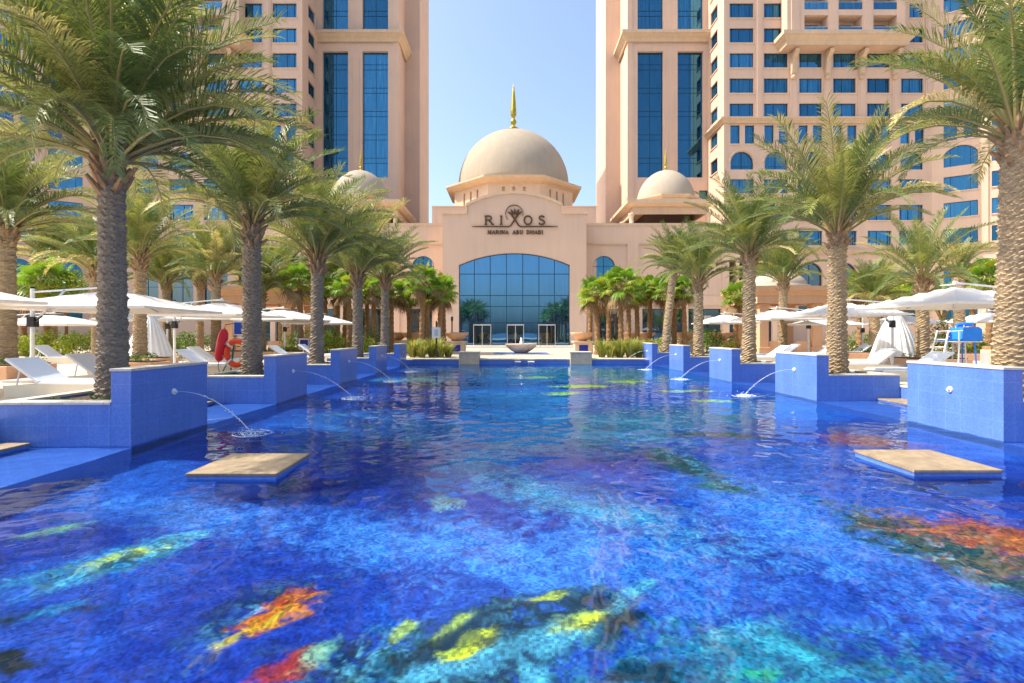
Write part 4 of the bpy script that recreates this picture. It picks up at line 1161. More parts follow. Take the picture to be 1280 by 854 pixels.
# garden gazebos
def gazebo(x0, x1, y0, label):
    cx, w = (x0 + x1) / 2, x1 - x0; y1 = y0 + w; cy = (y0 + y1) / 2
    t = thing('gazebo', (cx, cy, DECK), label, 'gazebo', 'domed garden gazebos')
    zc = 4.72
    for x in (x0 + .75, x1 - .75):
        for y in (y0 + .75, y1 - .75):
            m = MB(); m.box(x - .30, x + .30, y - .30, y + .30, .28, 3.62); m.box(x - .38, x + .38, y - .38, y + .38, .29, .75); m.box(x - .37, x + .37, y - .37, y + .37, 3.35, 3.615); m.build('pillar', peach, t, bevel=.02)
    m = MB(); m.sweep([(x0 + .2, y1 - .2), (x0 + .2, y0 + .2), (x1 - .2, y0 + .2), (x1 - .2, y1 - .2)],
                      [(-.75, 3.62), (.05, 3.62), (.05, 4.1), (.15, 4.16), (.22, 4.35), (.4, 4.45), (.42, zc), (-.75, zc)], closed=True)
    m.box(x0 + .6, x1 - .6, y0 + .6, y1 - .6, 4.3, zc - .01); m.build('cornice', peach, t)
    m = MB(); m.lathe([(2.15, 0), (2.15, .18)] + [(a, b_ + .18) for a, b_ in dome_prof(1.95, 1.05)], (cx, cy, zc), 36); m.build('dome', gaz_dome, t, smooth=True)
    m = MB()
    for xx in (x0 + 1.15, x1 - 2.05): m.box(xx, xx + .9, y0 + .6, y0 + .85, .28, 1.15)
    m.build('parapet', peach, t)
gazebo(PX(945, 34), PX(1042, 34), 34, 'peach gazebo with a shallow pale dome behind the right parasols')
gazebo(PX(266, 34), PX(369, 34), 34, 'peach gazebo with a shallow pale dome behind the left lifebuoy stand')

# ------------------------------------------------------------------ palms
def date_crown(seed, nf=52, L=3.2, low=5, spread=1.0, pairs=52, boots=34, droop=1.0):
    """arching feather fronds from the growing point at the origin; materials: leaf a, b, c, rachis, boot"""
    rnd = random.Random(seed); m = MB()
    for i in range(nf):
        q = (i + .5) / nf
        el = R(86 - (86 - low) * q ** 1.05 + rnd.uniform(-6, 6)); az = i * 2.39996 + rnd.uniform(-.25, .25)
        ln = L * rnd.uniform(.82, 1.08) * (0.80 + .2 * math.sin(math.pi * min(1, q * 1.3)))
        drop = R((30 + 62 * q) * rnd.uniform(.6, 1.3)) * droop
        mat = rnd.choices((0, 1, 2), (6, 4, 1.6 if q > .5 else .5))[0]
        n = 12; p = Vector((.10 * math.cos(az), .10 * math.sin(az), rnd.uniform(-.12, .05) - .25 * q)); pts = [p]; dirs = []
        side_bend = rnd.uniform(-.25, .25)
        for k in range(n):
            u = (k + .5) / n; e = el - drop * u ** 1.6; a2 = az + side_bend * u * u
            d = Vector((math.cos(e) * math.cos(a2) * spread, math.cos(e) * math.sin(a2) * spread, math.sin(e))).normalized()
            dirs.append(d); p = p + d * (ln / n); pts.append(p)
        dirs.append(dirs[-1])
        m.tube(pts[::2] if n % 2 == 0 else pts, [.032 - .027 * k / 6 for k in range(len(pts[::2]))], 4, 3, cap=False)
        wdth = Vector((-math.sin(az), math.cos(az), 0)); twist = rnd.uniform(-.35, .35)
        for j in range(pairs):
            t = .22 + .78 * (j + rnd.uniform(-.3, .3)) / (pairs - 1); t = min(max(t, .12), .995)
            f = t * n; k = min(int(f), n - 1); o = pts[k].lerp(pts[k + 1], f - k); d = dirs[k]
            up = wdth.cross(d); up = up * (1 if up.z > 0 else -1) if abs(up.z) > .05 else up
            l = ln * .175 * (min(1, (t - .10) / .22) * (1.0 - .50 * max(0, t - .5) / .5)) * rnd.uniform(.85, 1.15)
            for s in (-1, 1):
                sd = (wdth * s * math.cos(twist * s) + up * (.45 + .25 * rnd.random())).normalized()
                ang = R(66 - 32 * t + rnd.uniform(-13, 13))
                v = (d * math.cos(ang) + sd * math.sin(ang)).normalized()
                v2 = (v + Vector((0, 0, -.3 - .45 * rnd.random())) * (.6 + .7 * q)).normalized()
                w = d * .5 * .029 * rnd.uniform(.8, 1.2)
                a, b_ = o, o + v * l * .55; c = b_ + v2 * l * .5
                m.add((a - w * .5, a + w * .5, b_ + w, b_ - w, c), ((0, 1, 2, 3), (3, 2, 4)), mat)
    for i in range(boots):
        az = i * 2.39996; z = -.10 - .75 * i / boots; e = R(rnd.uniform(35, 75)); r_ = .13
        a = Vector((r_ * math.cos(az), r_ * math.sin(az), z)); d = Vector((math.cos(e) * math.cos(az), math.cos(e) * math.sin(az), math.sin(e)))
        m.tube([a, a + d * .16, a + d * rnd.uniform(.25, .42)], [.06, .05, .03], 5, 4)
    return m
def fan_crown(seed, nf=30, Rf=.62):
    rnd = random.Random(seed); m = MB()
    for i in range(nf):
        q = (i + .5) / nf; el = R(80 - 125 * q + rnd.uniform(-8, 8)); az = i * 2.39996 + rnd.uniform(-.3, .3)
        dead = q > .86; mat = 2 if dead else rnd.choices((0, 1), (3, 1 if q < .6 else 3))[0]
        d = Vector((math.cos(el) * math.cos(az), math.cos(el) * math.sin(az), math.sin(el)))
        pl = rnd.uniform(.55, .85); hub = d * pl + Vector((0, 0, -.06))
        m.tube([Vector((0, 0, -.1 - .2 * q)), d * pl * .5 + Vector((0, 0, .02)), hub], [.022, .016, .012], 4, 3, cap=False)
        side = Vector((-math.sin(az), math.cos(az), 0)); up = side.cross(d)
        nb = 22; tilt = rnd.uniform(-.3, .3)
        for k in range(nb):
            a = R(-125 + 250 * k / (nb - 1)); r_ = Rf * (1 - .28 * abs(a) / 2.2) * rnd.uniform(.9, 1.08)
            v = d * math.cos(a) + side * math.sin(a) + up * (.18 + tilt * math.sin(a)) ; v.normalize()
            w = (d * -math.sin(a) + side * math.cos(a)) * .040
            mid = hub + v * r_ * .6; tip = hub + v * r_ + Vector((0, 0, -.16 * rnd.uniform(.4, 1.5)))
            if dead: tip += Vector((0, 0, -.3)); mid += Vector((0, 0, -.1))
            m.add((hub, mid - w, tip, mid + w), ((0, 1, 2, 3),), mat)
    return m
CROWN_MATS = [leaf_a, leaf_b, leaf_c, rachis_m, boot_m]
FAN_MATS = [fan_a, fan_b, fan_dead, rachis_m]
crowns = {}
def crown_mesh(key):
    if key in crowns: return crowns[key]
    nf, L, low, pairs = {'big': (94, 3.7, 18, 84), 'a': (62, 3.2, 32, 66), 'b': (54, 3.05, 38, 62), 'c': (64, 3.0, 20, 64), 'd': (58, 3.3, 34, 66), 'e': (62, 3.1, 26, 64), 'r1': (46, 3.3, 30, 70), 'tied': (28, 2.5, 52, 56), 'open': (34, 3.0, 8, 64)}[key]
    crowns[key] = date_crown(sum(map(ord, key)), nf, L, low, 1.0, pairs, 34, 1.0)
    return crowns[key]
mesh_cache = {}
def trunk_mesh(hgt, r0, r1, lean, seed, near):
    """leaf-scar scales climb the trunk in staggered rows"""
    rnd = random.Random(seed); n = 36 if near else 18; dz = .022 if near else .045
    pitch = .10; m = MB(); rings = int(hgt / dz) + 1; v = []
    jit = [rnd.uniform(-.02, .02) for _ in range(400)]
    for i in range(rings + 1):
        z = min(hgt, i * dz); u = z / hgt
        base = r0 + (r1 - r0) * min(1, u * 1.15) + .10 * r0 * math.exp(-z / .35) - .05 * r0 * math.sin(u * 3.1)
        cx, cy = lean[0] * u ** 1.4, lean[1] * u ** 1.4
        for k in range(n):
            a = 2 * math.pi * k / n
            lobes = 9; ph = a * lobes / (2 * math.pi)
            row = z / pitch + .45 * math.sin(a + 1.3) + .55 * abs((ph % 1) - .5) * 2 + 6 * jit[int(ph) * 11 % 400]      # ragged zigzag rows
            ri = int(math.floor(row)); fr = row - ri; ph += .5 * (ri % 2)
            lob = abs((ph % 1) - .5) * 2
            bump = (fr ** 1.3) * (1 - .50 * lob) * .27 + jit[(ri * 7 + int(ph) * 13) % 400] * 1.5
            rr = base * (.90 + bump)
            v.append((cx + rr * math.cos(a), cy + rr * math.sin(a), z))
    f = [(i * n + k, i * n + (k + 1) % n, (i + 1) * n + (k + 1) % n, (i + 1) * n + k) for i in range(rings) for k in range(n)]
    f.append(tuple(rings * n + k for k in range(n))); m.add(v, f)
    return m
def date_palm(px_or_x, Y, py_crown, key, label, group, base_z, r0=.235, lean=(0, 0), bark=None, sc=1.0, rot=0.0, is_px=True, near=False, r1=None):
    x = PX(px_or_x, Y) if is_px else px_or_x
    zc = PZ(py_crown, Y); h = zc - base_z
    t = thing('date_palm', (x, Y, base_z), label, 'date palm', group)
    tm = trunk_mesh(h, r0, r1 or r0 * .86, lean, int(abs(x) * 31 + Y * 7), near)
    tr = tm.build('trunk', bark or bark_grey, None); tr.parent = t
    k = 'crown_' + key
    if k not in mesh_cache:
        o = crown_mesh(key).build('crown', CROWN_MATS); mesh_cache[k] = o.data
    else:
        o = bpy.data.objects.new('crown', mesh_cache[k]); COL.objects.link(o)
    o.parent = t; o.location = (lean[0], lean[1], h + .18 * sc); o.scale = (sc, sc, sc); o.rotation_euler.z = rot
    return t
LG, RG = 'date palms along the left pool edge', 'date palms along the right pool edge'
S_ = .57
date_palm(141, 9.0, 196, 'big', 'nearest date palm on the left, thick grey scaly trunk and the largest crown', LG, S_, .235, (-.02, 0), bark_grey, 1.04, .4, near=True, r1=.195)
date_palm(315, 13.6, 280, 'a', 'grey date palm rising right behind the lifebuoy stand, in the second left planter', LG, S_, .25, (.0, 0), bark_grey, .98, 1.2, near=True)
date_palm(396, 18.3, 322, 'd', 'grey date palm in the third left planter, beside a low sign', LG, S_, .245, (.02, 0), bark_grey, 1.08, 2.6)
date_palm(447, 23.0, 342, 'd', 'grey date palm in the fourth left planter, before the bright fan palms', LG, S_, .24, (0, 0), bark_grey, 1.05, .9)
date_palm(481, 27.6, 350, 'e', 'farthest grey date palm of the left planter row, beside the far end of the pool', LG, S_, .24, (.02, 0), bark_grey, 1.05, 4.1)
date_palm(1267, 9.2, 168, 'r1', 'nearest date palm on the right, thick tan trunk cut by the photo edge', RG, S_, .30, (.06, 0), bark_tan, .98, 2.2, near=True, r1=.22)
date_palm(1046, 14.1, 290, 'd', 'tan date palm in the second right planter, full crown before the tower', RG, S_, .255, (.02, 0), bark_tan, .97, 5.0, near=True)
date_palm(936, 19.1, 318, 'e', 'tan date palm in the third right planter, full crown left of the gazebo', RG, S_, .25, (.02, 0), bark_tan, .96, 3.3)
date_palm(873, 24.1, 352, 'b', 'straight tan date palm in the fourth right planter', RG, S_, .24, (0, 0), bark_tan, .95, .2)
date_palm(832, 29.0, 338, 'b', 'leaning tan date palm at the far right planter, tilted towards the right', RG, S_, .24, (.45, 0), bark_tan, .86, 1.9)
DG = 'date palms on the sun decks'
date_palm(8, 15.0, 284, 'c', 'brown-trunked date palm at the left edge of the photo, beyond the near lounger', DG, DECK, .26, (0, 0), bark_tan, 1.0, .6)
date_palm(175, 20.8, 322, 'b', 'date palm standing before the white draped tent on the left deck', DG, DECK, .26, (0, 0), bark_tan, 1.0, 1.6)
date_palm(121, 27.0, 338, 'a', 'date palm half hidden by the nearest left palm trunk', DG, DECK, .24, (-.1, 0), bark_tan, 1.05, 2.4)
date_palm(208, 30.0, 352, 'c', 'slim date palm between the white tent and the red rescue float', DG, DECK, .26, (0, 0), bark_tan, 1.05, 3.4)
date_palm(270, 28.0, 345, 'a', 'date palm just left of the red rescue float, before the gazebo', DG, DECK, .27, (0, 0), bark_tan, 1.08, 5.4)
date_palm(327, 31.0, 366, 'b', 'date palm before the pillars of the left gazebo', DG, DECK, .27, (0, 0), bark_tan, 1.0, 4.4)
date_palm(978, 30.0, 352, 'b', 'date palm in front of the right gazebo dome', DG, DECK, .26, (.05, 0), bark_tan, 1.05, 2.0)
date_palm(1093, 27.0, 378, 'a', 'short date palm with a low crown left of the pleated white tent', DG, DECK, .27, (0, 0), bark_tan, .82, 1.0)
date_palm(1153, 20.5, 350, 'open', 'date palm with few long fronds, between the white tent and the lifeguard chair', DG, DECK, .25, (0, 0), bark_tan, 1.0, 1.35)
date_palm(1199, 26.0, 344, 'tied', 'date palm with its fronds tied upright, behind the lifeguard chair', DG, DECK, .27, (0, 0), bark_tan, .85, .5)
date_palm(66, 33.0, 330, 'a', 'date palm far back on the left in front of the angled hotel wing', DG, DECK, .26, (0, 0), bark_tan, 1.1, 3.0)

date_palm(352, 35.0, 352, 'e', 'date palm behind the left gazebo, its crown above the cornice', DG, .28, .25, (0, 0), bark_tan, 1.1, .8)
date_palm(421, 37.0, 356, 'a', 'date palm behind the bright fan palms between the third and fourth grey palms', DG, .28, .25, (0, 0), bark_tan, 1.1, 2.8)
date_palm(250, 36.0, 350, 'd', 'date palm far back left of the left gazebo', DG, .28, .25, (0, 0), bark_tan, 1.15, 4.0)
date_palm(955, 38.0, 352, 'e', 'date palm far back left of the right gazebo', DG, .28, .25, (0, 0), bark_tan, 1.1, 1.4)
def fan_palm(px, Y, py_top, label, group, seed, sc=1.0, base=.28):
    x = PX(px, Y); z = PZ(py_top, Y); h = z - base
    t = thing('fan_palm', (x, Y, base), label, 'fan palm', group)
    rnd = random.Random(seed); m = MB(); n = 14; v = []; rings = 40
    lx = rnd.uniform(-.15, .15)
    prof = []
    for i in range(rings + 1):
        u = i / rings; prof.append(((.185 - .05 * u + .07 * math.exp(-u * 12)) * (1 + .09 * ((i * 7 % 3) - 1)) + (.05 if u > .93 else 0), u * h))
    m.lathe(prof, (0, 0, 0), n, mod=lambda a, z: 1 + .07 * math.sin(5 * a + z * 9))
    m.v = [(x_ + lx * (z_ / h) ** 1.5, y_, z_) for x_, y_, z_ in m.v]
    tr = m.build('trunk', bark_red); tr.parent = t
    key = 'fan%d' % (seed % 3)
    if key not in mesh_cache:
        o = fan_crown(seed % 3 + 5).build('crown', FAN_MATS); mesh_cache[key] = o.data
    else:
        o = bpy.data.objects.new('crown', mesh_cache[key]); COL.objects.link(o)
    o.parent = t; o.location = (lx, 0, h); o.rotation_euler.z = seed * 1.3; o.scale = (sc,) * 3
FG = 'bright green fan palms by the entrance'
for k, (px, Y, py, sc, lab) in enumerate([
    (527, 34, 352, 1.15, 'left fan palm nearest the black lamp post, tallest of its clump'), (535, 36.5, 362, 1.05, 'left fan palm with a lower crown, second from the pool in its clump'),
    (549, 35, 366, 1.1, 'left fan palm beside the arched glass, its fronds reaching the wall'), (555, 38, 360, 1.0, 'left fan palm closest to the arched glass, standing rearmost'),
    (468, 35, 362, 1.0, 'left fan palm seen just left of the farthest grey date palm'), (489, 36, 364, 1.05, 'left fan palm seen just right of the farthest grey date palm'),
    (431, 36, 352, 1.05, 'tall left fan palm between the third and fourth grey date palms'), (437, 33, 360, 1.05, 'left fan palm close to the trunk of the fourth grey date palm'),
    (512, 37, 366, 1.1, 'left fan palm behind the pair of stone bowls'), (459, 38, 364, 1.1, 'left fan palm just right of the fourth grey date palm'), (406, 35, 362, 1.05, 'left fan palm right behind the third grey date palm'), (786, 36, 370, 1.0, 'low right fan palm behind the grass tufts'), (843, 38, 368, 1.0, 'low right fan palm just right of the leaning date palm'),
    (376, 31, 352, 1.1, 'left fan palm between the gazebo and the third grey date palm'),
    (747, 34, 366, 1.15, 'right fan palm nearest the arched glass with a wide crown'), (737, 38, 372, 1.0, 'right fan palm rearmost beside the glass, mostly behind its neighbour'),
    (761, 37, 360, 1.1, 'right fan palm in the middle of the clump, behind the stone bowl'), (776, 33, 356, 1.2, 'right fan palm with the tallest bright crown, before the round window'),
    (797, 37, 366, 1.05, 'right fan palm above the pair of stone bowls'), (812, 38, 362, 1.0, 'right fan palm left of the leaning date palm'),
    (831, 36, 362, 1.05, 'right fan palm behind the leaning date palm'), (856, 36, 364, 1.0, 'right fan palm between the leaning and the straight date palms'),
    (919, 36, 372, 1.05, 'short right fan palm left of the gazebo, beside a parasol'),
    (1236, 32, 348, 1.35, 'broad fan palm behind the big right parasol'), (1215, 33, 352, 1.2, 'fan palm behind the lifeguard chair'), (1075, 33, 360, 1.1, 'fan palm peeping out right of the gazebo'), (1120, 35, 366, 1.2, 'fan palm behind the pleated white tent'),
    (58, 30, 356, 1.5, 'broad fan palm far left behind the hedge'), (30, 31, 366, 1.2, 'fan palm beside the brown date palm trunk at the left edge')]):
    fan_palm(px, Y, py, lab, FG if 370 < px < 930 else 'fan palms behind the sun decks', k, sc)

# hedges and shrubs
def hedge(px0, px1, Y, ztop, label, mats, n, size=.075, name='hedge', cat='hedge', depth=1.0, base=.28, group=None):
    x0, x1 = PX(px0, Y), PX(px1, Y); rnd = random.Random(int(px0 * 3 + Y))
    t = thing(name, ((x0 + x1) / 2, Y, base), label, cat, group)
    m = MB()
    step = .55; k = max(2, int((x1 - x0) / step))
    for i in range(k):
        cx = x0 + (x1 - x0) * (i + .5) / k
        h = (ztop - base) * rnd.uniform(.8, 1.08)
        clump(m, (cx, Y + rnd.uniform(-.2, .2), base + h * .52), (step * .85, depth * .5, h * .54), n // k, size, rnd, .7, len(mats))
    m.build('foliage', mats, t)
    s = MB()
    for i in range(k):
        cx = x0 + (x1 - x0) * (i + .5) / k
        s.tube([(cx, Y, base - .02), (cx + rnd.uniform(-.1, .1), Y + rnd.uniform(-.1, .1), base + (ztop - base) * .6)], [.02, .008], 5)
    s.build('stems', rachis_m, t)
hedge(14, 70, 29.5, 1.75, 'yellow-green hedge behind the loungers at the far left', [hedge_a, hedge_b], 2600)
hedge(72, 120, 29.0, 1.72, 'yellow-green hedge behind the left parasol post', [hedge_a, hedge_b], 2200)
hedge(208, 245, 30.5, 1.2, 'low hedge at the foot of the slim date palm', [hedge_a, bush_m], 1000)
hedge(404, 432, 31.5, 1.55, 'yellow flowering shrub bed behind the third left planter', [hedge_b, hedge_a], 1200)
hedge(438, 468, 31.5, 1.4, 'yellow green shrub bed behind the fourth left planter', [hedge_b, hedge_a], 1100)
hedge(372, 396, 30.8, 1.0, 'low green shrub bed beside the low sign', [hedge_a, hedge_b], 800)
hedge(352, 392, 33.0, 2.0, 'dark rounded bush beside the left gazebo', [bush_m, hedge_a], 1300, name='bush', cat='bush')
hedge(396, 420, 33.5, 2.2, 'dark rounded bush behind the third grey date palm', [bush_m, hedge_a], 1200, name='bush', cat='bush')
hedge(455, 470, 33.5, 2.1, 'grey-green pointed bush left of the farthest grey palm', [bush_m, grass_a], 700, name='bush', cat='bush')
hedge(808, 832, 31.5, 1.35, 'yellow shrub bed behind the far right planter', [hedge_b, grass_a], 900)
hedge(878, 902, 32.5, 1.9, 'dark rounded bush between two stone bowls on the right', [bush_m, hedge_a], 1200, name='bush', cat='bush')
hedge(904, 922, 31.5, 1.35, 'yellow green shrub under the short fan palm', [hedge_b, bush_m], 700)
hedge(1062, 1090, 30.5, 1.0, 'low shrub bed behind the loungers near the pleated tent', [hedge_a, hedge_b], 700)
hedge(1165, 1186, 27.0, 2.5, 'tall loose olive shrub left of the lifeguard chair', [bush_m, grass_a], 900, name='bush', cat='bush')
hedge(1196, 1235, 27.5, 1.35, 'yellow-green hedge under the lifeguard chair', [hedge_b, hedge_a], 1300)
for k, (px0, px1, Y, zt, lab) in enumerate([(210, 262, 44, 1.9, 'dark shrub row at the hotel foot left of the left gazebo'), (384, 428, 46, 2.0, 'dark shrub row at the hotel foot right of the left gazebo'),
        (842, 905, 46, 2.0, 'dark shrub row at the hotel foot left of the right gazebo'), (1048, 1135, 44, 1.9, 'dark shrub row at the hotel foot behind the white tent'), (1170, 1260, 42, 1.8, 'dark shrub row at the hotel foot behind the lifeguard chair'), (20, 130, 44, 1.8, 'dark shrub row at the foot of the left hotel wing')]):
    hedge(px0, px1, Y, zt, lab, [bush_m, hedge_a], 1500, .11, 'shrub_row', 'shrubs')
def grass_clump(px, Y, h, label, group, seed):
    x = PX(px, Y); rnd = random.Random(seed)
    t = thing('ornamental_grass', (x, Y, .26), label, 'ornamental grass', group); m = MB()
    hj = rnd.uniform(.75, 1.2); h *= hj
    for _ in range(190):
        a = rnd.uniform(0, 6.28); r_ = rnd.uniform(0, .16); l = h * rnd.uniform(.55, 1.1); out = rnd.uniform(.05, .75) * h
        b_ = Vector((x + r_ * math.cos(a), Y + r_ * math.sin(a), .26)); mid = b_ + Vector((math.cos(a) * out * .4, math.sin(a) * out * .4, l * .65)); tip = b_ + Vector((math.cos(a) * out, math.sin(a) * out, l * .95))
        w = Vector((-math.sin(a), math.cos(a), 0)) * .02
        m.add((b_ - w, b_ + w, mid + w, mid - w, tip), ((0, 1, 2, 3), (3, 2, 4)), rnd.choices((0, 1), (3, 1))[0])
    m.build('blades', [grass_a, grass_b], t)
for k, (px, Y) in enumerate([(516, 30.1), (528, 29.9), (540, 30.3), (551, 30.0), (560, 30.4), (522, 31.2), (546, 31.3)]):
    grass_clump(px, Y, 1.0 if k < 5 else 1.15, f'green and straw grass tuft on the left pool end, {["first", "second", "third", "fourth", "fifth", "rear first", "rear second"][k]} from the left', 'grass tufts left of the pool end', k)
for k, (px, Y) in enumerate([(752, 30.2), (763, 29.9), (775, 30.1), (787, 29.9), (799, 30.2), (769, 31.2), (793, 31.3)]):
    grass_clump(px, Y, 1.0 if k < 5 else 1.15, f'green and straw grass tuft on the right pool end, {["first", "second", "third", "fourth", "fifth", "rear first", "rear second"][k]} from the left', 'grass tufts right of the pool end', k + 20)

def leafy_tree(px, Y, py_top, r_, label, seed):
    x = PX(px, Y); zt = PZ(py_top, Y); rnd = random.Random(seed)
    t = thing('shade_tree', (x, Y, .28), label, 'tree', 'bright leafy trees behind the decks')
    m = MB(); hh = zt - .28; ends = []
    m.tube([(x, Y, .26), (x + .05, Y, .28 + hh * .3), (x, Y, .28 + hh * .55)], [.10, .08, .06], 8)
    for k in range(7):
        a = k * .9 + seed; e = (x + math.cos(a) * r_ * rnd.uniform(.4, .75), Y + math.sin(a) * r_ * .6, .28 + hh * rnd.uniform(.7, .9)); ends.append(e)
        m.tube([(x, Y, .28 + hh * .45), ((x + e[0]) / 2, (Y + e[1]) / 2, .28 + hh * .66), e], [.05, .035, .015], 5)
    m.build('trunk', bark_red, t); m = MB()
    for e in ends: clump(m, e, (r_ * .48, r_ * .45, hh * .14), 260, .085, rnd, .7, 2)
    clump(m, (x, Y, .28 + hh * .84), (r_ * .6, r_ * .5, hh * .14), 300, .085, rnd, .7, 2)
    m.build('crown', [hedge_a, hedge_b], t)
leafy_tree(82, 30.5, 333, 1.7, 'bright leafy tree behind the hedge, above the left parasols', 1)
leafy_tree(1108, 33.0, 342, 1.6, 'bright leafy tree just left of the sparse date palm', 2)
leafy_tree(1262, 31.0, 338, 1.5, 'bright leafy tree half behind the nearest right palm', 3)
leafy_tree(1178, 31.0, 352, 1.3, 'small bright leafy tree behind the lifeguard chair', 4)

# ------------------------------------------------------------------ parasols
def make_parasol(w=3.3):
    root = thing('cantilever_parasol', (0, 0, 0), 'x', 'parasol', 'white cantilever parasols')
    hz, hp = 2.0, 2.52        # rim and apex above the deck
    n = 12; m = MB()
    def surf(u, v, dz):
        a = max(abs(u), abs(v)); b_ = min(abs(u), abs(v)) / (a + 1e-6)
        z = hp - (hp - hz) * a ** 1.08 - .015 * math.sin(math.pi * min(1, a)) * (1 - b_ ** 2) - .008 * a * (1 - b_ ** 2)
        k = 1 - .02 * a * (1 - b_ ** 2)
        return (u * w / 2 * k, v * w / 2 * k, z + dz)
    g = [(-1 + 2 * i / n, -1 + 2 * j / n) for j in range(n + 1) for i in range(n + 1)]
    for dz in (0, -.012):
        m.add([surf(u, v, dz) for u, v in g], [(j * (n + 1) + i, j * (n + 1) + i + 1, (j + 1) * (n + 1) + i + 1, (j + 1) * (n + 1) + i) for j in range(n) for i in range(n)])
    for (u0, v0, du, dv) in ((-1, -1, 2, 0), (1, -1, 0, 2), (1, 1, -2, 0), (-1, 1, 0, -2)):
        for i in range(n):
            p = [(u0 + du * k / n, v0 + dv * k / n) for k in (i, i + 1)]
            a, b_ = surf(*p[0], 0), surf(*p[1], 0)
            m.quad(a, b_, (b_[0], b_[1], b_[2] - .065), (a[0], a[1], a[2] - .065))
    m.build('canopy', canopy_m, root)
    m = MB(); m.box(-.22, .22, -.22, .22, hp + .03, hp + .05); m.lathe([(.05, 0), (.05, .06), (.02, .10), (0, .10)], (0, 0, hp + .05), 10); m.build('vent_cap', canopy_m, root)
    for k in range(8):
        a = math.pi / 4 * k; e = (math.cos(a), math.sin(a)); q = max(abs(e[0]), abs(e[1])); e = (e[0] / q * .97, e[1] / q * .97)
        r_ = MB(); r_.bar((0, 0, hp - .05), Vector(surf(e[0], e[1], -.035)), .022, .03); r_.build('rib', grey_metal, root)
    m = MB(); m.lathe([(.06, 0), (.07, .05), (.07, .22), (.03, .3)], (0, 0, hp - .36), 12); m.build('hub', black_plastic, root)
    xp = -1.95
    m = MB(); m.tube([(xp, 0, 0), (xp, 0, 2.56)], .045, 12); m.build('post', white_metal, root, smooth=False)
    m = MB(); m.bar((xp, 0, 2.46), (0, 0, hp + .10), .035, .045); m.bar((0, 0, hp + .02), (0, 0, hp + .11), .04); m.build('arm', white_metal, root)
    m = MB(); m.bar((xp + .02, 0, 1.60), (xp + .75, 0, 2.52), .035, .05); m.build('brace', grey_metal, root)
    m = MB(); m.box(xp - .075, xp + .09, -.08, .08, 1.50, 1.78); m.lathe([(.05, 0), (.05, .05)], (xp, 0, 2.56), 10)
    j = m.build('slider', black_plastic, root)
    m = MB(); m.bar((xp + .08, -.02, 1.66), (xp + .24, -.02, 1.80), .03); m.build('lever', black_plastic, j)
    m = MB(); m.box(xp - .38, xp + .38, -.38, .38, 0.0, .07); m.build('base_plate', grey_metal, root, bevel=.01)
    return root
para = make_parasol()
def put_parasol(px, Y, label, rz=0.0, sc=1.0, first=[True], dz=0, hs=1.0):
    o = para if first[0] else copy_tree(para); first[0] = False
    o.location = (PX(px, Y), Y, DECK if Y < 28.8 else .28); o.rotation_euler.z = rz; o.scale = (sc, sc, sc * hs); o['label'] = label
put_parasol(-132, 10.6, 'white parasol cut by the left edge of the photo', .0)
put_parasol(147, 14.1, 'largest white parasol on the left, over the near lounger behind the nearest palm', .05, 1.12, hs=.86)
put_parasol(68, 23.5, 'white parasol before the hedge at the far left', .1, .98, hs=.86)
put_parasol(278, 20.0, 'white parasol left of the second grey date palm, above the lifebuoy stand', -.1, 1.0, hs=.98)
put_parasol(262, 27.0, 'lower white parasol behind the lifebuoy stand', .2)
put_parasol(354, 26.0, 'white parasol before the left gazebo pillars', -.2, 1.0, hs=.98)
put_parasol(402, 28.4, 'white parasol just right of the third grey date palm', .1, .98, hs=.93)
put_parasol(176, 28.0, 'white parasol behind the white draped tent on the left', .3)
put_parasol(1193, 15.6, 'largest white parasol on the right, above the lifeguard chair', math.pi + .1, 1.06, hs=1.0)
put_parasol(1050, 20.6, 'white parasol right behind the second tan date palm', math.pi - .08, 1.0, hs=1.0)
put_parasol(971, 28.0, 'white parasol before the right gazebo pillars', math.pi + .2, 1.0, hs=1.02)
put_parasol(906, 32.0, 'white parasol over the bush left of the right gazebo', math.pi, .92, hs=1.1)
put_parasol(1028, 28.7, 'lower white parasol behind the second tan date palm, beside the gazebo', math.pi - .3, .98, hs=.9)
put_parasol(1236, 27.0, 'white parasol behind the nearest right palm, past the lifeguard chair', math.pi + .3, .9, hs=1.05)
put_parasol(1128, 28.0, 'low white parasol behind the pleated white tent', math.pi + .3, .95, hs=.95)

